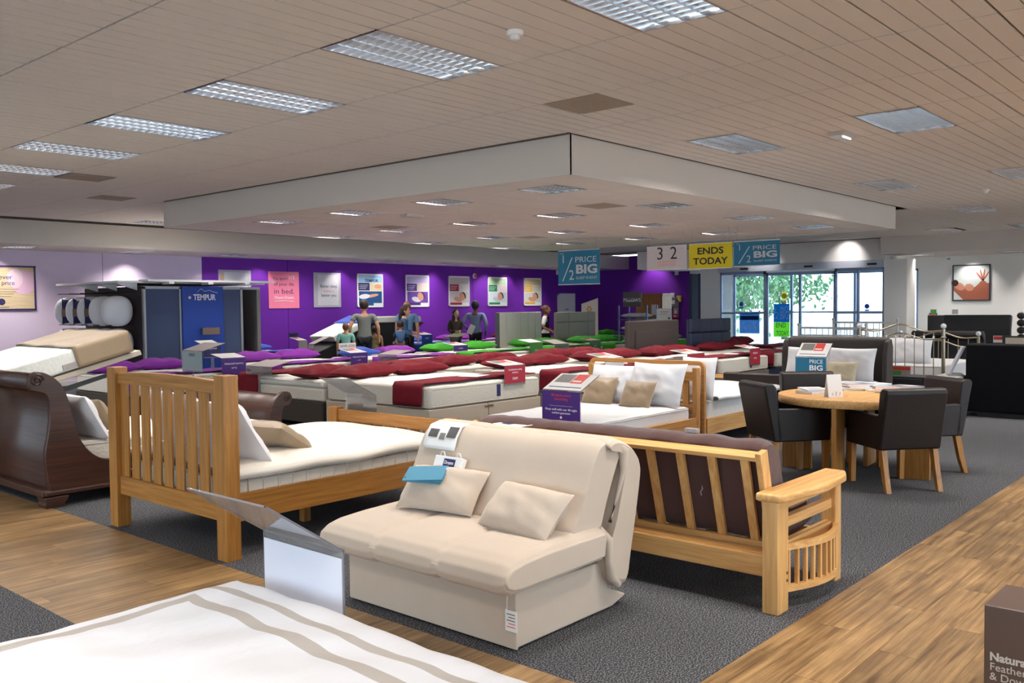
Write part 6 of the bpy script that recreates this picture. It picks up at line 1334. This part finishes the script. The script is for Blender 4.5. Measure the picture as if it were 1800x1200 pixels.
for s in (-1, 1): MB().ball((s*.13, .21, -.165), (.03, .05, .026)).build('shoe', WHITEP, t)
x, y = stand_at(801, 17.2); a = towards_cam(x, y)
person(x, y, a+R(25), 1.57, 'dark-haired woman in a brown jacket with folded hands', BRJ, TROU, 'long', female=True, skin=mat('skin_light', (222, 176, 152), .6), hands={'L': (-.03, .11, .62), 'R': (.03, .12, .61)}, sleeve=.95)
x, y = stand_at(836, 16.95); a = towards_cam(x, y)
person(x, y, a+math.pi-R(12), 1.79, 'salesman in a blue shirt seen from behind holding a paper', SHIRT, TROU, 'short', hairm=mat('hair_black', (20, 16, 16), .7), skin=SKIND, hands={'L': (-.15, .10, .58), 'R': (.15, .02, .50)}, sleeve=.9, fat=1.08, face=False)
t = root('paper_sheet', 'white paper held by the salesman in blue', 'paper', (x-.27, y-.10, 1.02), a); MB().box(-.08, .08, -.002, .002, -.13, .13).build('sheet', PAPER, t); t.rotation_euler[1] = R(-25)
x, y = stand_at(959, 16.0); a = towards_cam(x, y)
tt = person(x, y, a+R(82), 1.65, 'saleswoman in a black waistcoat and white shirt with hair in a bun', WHITEF, TROU, 'bun', hairm=mat('hair_auburn', (84, 50, 34), .7), skin=mat('skin_tan', (168, 116, 88), .6), female=True, sleeve=.45, hands={'L': (-.10, .12, .55), 'R': (.10, .12, .55)})
H = 1.65
skin_mesh('waistcoat', {'che': (0, 0, .72*H, (.092*H, .070*H)), 'sho': (0, -.004*H, .785*H, (.070*H, .052*H)), 'wai': (0, 0, .60*H, (.079*H, .064*H)), 'pel': (0, 0, .50*H, (.092*H, .076*H))}, [('che', 'sho'), ('che', 'wai'), ('wai', 'pel')], TROU, tt)
# bags and toys beside her
t = root('gift_bag', 'pale blue gift bag beside the saleswoman', 'bag', (x+.75, y-.5, 0), 0); MB().prism([(-.14, 0), (.14, 0), (.12, .9), (-.05, .98)], 'y', -.08, .08).build('bag_body', mat('pale_blue_bag', (176, 214, 236), .5), t)

# ================================================================= FOREGROUND BED, STAND, BOX
BX0, BX1, BY0, BY1 = -.6, 1.86, .9, 2.99
def duvet_mat():
    m = bpy.data.materials.new('striped_duvet'); m.use_nodes = True; nt = m.node_tree; N = nt.nodes; L = nt.links; b = N['Principled BSDF']
    g = N.new('ShaderNodeTexCoord'); n = N.new('ShaderNodeTexNoise'); n.inputs['Scale'].default_value = 3.2; n.inputs['Detail'].default_value = 2; L.new(g.outputs['Object'], n.inputs['Vector'])
    sb = N.new('ShaderNodeVectorMath'); sb.operation = 'SUBTRACT'; sb.inputs[1].default_value = (.5, .5, .5); L.new(n.outputs['Color'], sb.inputs[0])
    sc_ = N.new('ShaderNodeVectorMath'); sc_.operation = 'SCALE'; sc_.inputs['Scale'].default_value = .055; L.new(sb.outputs[0], sc_.inputs[0])
    ad = N.new('ShaderNodeVectorMath'); ad.operation = 'ADD'; L.new(g.outputs['Object'], ad.inputs[0]); L.new(sc_.outputs[0], ad.inputs[1])
    sp = N.new('ShaderNodeSeparateXYZ'); L.new(ad.outputs[0], sp.inputs[0])
    def M_(op, a, b_=None):
        k = N.new('ShaderNodeMath'); k.operation = op
        for i, v in enumerate((a, b_)):
            if v is None: continue
            if isinstance(v, (int, float)): k.inputs[i].default_value = v
            else: L.new(v, k.inputs[i])
        return k.outputs[0]
    X_, Y_ = sp.outputs[0], sp.outputs[1]
    dx = M_('SUBTRACT', BX1, X_); dy = M_('SUBTRACT', BY1, Y_)     # distance in from foot hem and side hem
    d = M_('MINIMUM', dx, M_('ADD', dy, .145))
    bandA = M_('MULTIPLY', M_('GREATER_THAN', d, .275), M_('LESS_THAN', d, .322))
    bandB = M_('MULTIPLY', M_('GREATER_THAN', dx, .165), M_('LESS_THAN', dx, .200))
    band = M_('MAXIMUM', bandA, bandB)
    mx = N.new('ShaderNodeMix'); mx.data_type = 'RGBA'; L.new(band, mx.inputs['Factor']); mx.inputs['A'].default_value = (*lin((.885, .885, .90)), 1); mx.inputs['B'].default_value = (*lin((.72, .69, .66)), 1)
    L.new(mx.outputs['Result'], b.inputs['Base Color']); b.inputs['Roughness'].default_value = .85
    mp = N.new('ShaderNodeMapping'); mp.inputs['Rotation'].default_value = (0, 0, R(35)); mp.inputs['Scale'].default_value = (1.2, 6, 1); L.new(g.outputs['Object'], mp.inputs['Vector'])
    n2 = N.new('ShaderNodeTexNoise'); n2.inputs['Scale'].default_value = 2.6; n2.inputs['Detail'].default_value = 4; L.new(mp.outputs[0], n2.inputs['Vector'])
    bp = N.new('ShaderNodeBump'); bp.inputs['Strength'].default_value = .35; bp.inputs['Distance'].default_value = .03; L.new(n2.outputs[0], bp.inputs['Height']); L.new(bp.outputs[0], b.inputs['Normal'])
    return m
t = root('duvet_bed', 'bed nearest the camera under a white duvet', 'bed'); MB().box(BX0+.08, BX1-.08, BY0+.08, BY1-.10, .06, .34).build('base', DIVG, t, bevel=.02)
for x in (0, 1.6):
    for y in (BY0+.2, BY1-.25): MB().lathe([(.025, 0), (.025, .06)], (x, y, 0), 8).build('foot', BLACKM, t)
mattress(BX0+.06, BX1-.06, BY0+.06, BY1-.08, .34, .55, 'mattress under the white duvet nearest the camera', seam=False)
b = MB()
def _d(u, v):
    # rounded slab with the sides turned down
    W_, D_ = BX1-BX0, BY1-BY0; sx, sy = u*(W_+.7)-.35, v*(D_+.7)-.35; r = .11
    def fold(s, Lw):
        if s < r: k = r-s; a = min(k/r, math.pi/2); return (r-r*math.sin(a)), r*(1-math.cos(a))+max(0, k-r*math.pi/2)
        if s > Lw-r: k = s-Lw+r; a = min(k/r, math.pi/2); return Lw-r+r*math.sin(a), r*(1-math.cos(a))+max(0, k-r*math.pi/2)
        return s, 0
    X_, a = fold(sx, W_); Y_, c = fold(sy, D_)
    z = .635-max(a, c)-.35*min(a, c)*0
    wv = .012*fbm(sx*2.2, sy*2.2, 1)+.005*fbm(sx*9+sy*4, sy*3-sx*2, 4)+.004*math.sin((sx*.6+sy)*22+3*fbm(sx, sy))*.6
    drop = min(1, max(a, c)*4)
    return (BX0+X_+wv*drop*2, BY0+Y_+wv*drop*2, z+wv*(1-drop)+.02*math.exp(-((sx-W_*.9)**2+(sy-D_*.75)**2)*3))
b.sheet(_d, 130, 120); o = b.build('duvet', duvet_mat()); tag(o, 'white duvet with two taupe stripe borders in the foreground', 'duvet')
t = stand((1.90, 2.67, .81), R(90), .472, .0, 'large empty acrylic stand at the foot of the striped duvet', None, full=.62, top=.365, tilt=34, price=False)
for q in t.children:
    if q.name.startswith('top_panel'): pass
MB().box(-.230, .230, .0012, .0026, -.6, -.03).build('back_sheet', mat('pearl_sheet', (222, 220, 228), .25, spec=.6), t)
M = Matrix.Rotation(R(34), 4, 'X')
o = MB().box(-.226, .226, .02, .35, .0015, .003).build('inner_sheet', glassy('acrylic_tint', (.93, .88, .84), .12, .06, .62), t); o.matrix_local = M
for sx in (-.236, .231):
    MB().box(sx, sx+.005, -.005, .001, -.62, 0).build('bright_edge', mat('acrylic_edge', (140, 136, 140), .2), t); o = MB().box(sx, sx+.005, 0, .365, -.005, .001).build('bright_edge', MATS['acrylic_edge'], t); o.matrix_local = M
o = MB().box(-.236, .236, .36, .365, -.005, .001).build('bright_edge', MATS['acrylic_edge'], t); o.matrix_local = M
MB().box(-.236, .236, -.006, .001, -.006, .003).build('fold_edge', MATS['acrylic_edge'], t)
t = root('product_box', 'brown natural feather and down box at the right edge', 'box', (3.66, .875, 0), 0)
MB().box(0, .32, -.62, 0, 0, .5).build('box', BRASSF, t, bevel=.004); Mw = Matrix(((0, 0, -1, -.002), (-1, 0, 0, -.02), (0, 1, 0, 0), (0, 0, 0, 1)))
for s, z, sz, bd in (('Natural', .31, .042, .0015), ('Feather', .272, .040, 0), ('& Down Duvet', .236, .040, 0)):
    M = Mw.copy(); M[2][3] = z; text(s, 0, 0, 0, sz, mat('box_ink', (206, 196, 186), .5), t, align='LEFT', M=M, bold=bd)
MB().tube([(.0-.002, -.10, .10), (.002, -.10, .10)], .035, 20).build('dark_print', INK, t)
post = MB().box(4.30, 4.34, .70, .74, 0, 1.6); o = post.build('shelf_upright', BLACKM); tag(o, 'thin dark upright at the extreme right edge above the brown box', 'post')

# lettering becomes plain mesh, fitted to the widths read off the photograph
bpy.context.view_layer.update(); dg = bpy.context.evaluated_depsgraph_get()
for o, w_ in TEXTS:
    me = bpy.data.meshes.new_from_object(o.evaluated_get(dg)); n = bpy.data.objects.new('lettering', me); COL.objects.link(n)
    n.parent = o.parent; d = o.dimensions.x; m = o.matrix_local.copy()
    n.matrix_local = m @ Matrix.Diagonal(((w_/d) if w_ and d > 0 else 1, 1, 1, 1))
    bpy.data.objects.remove(o)
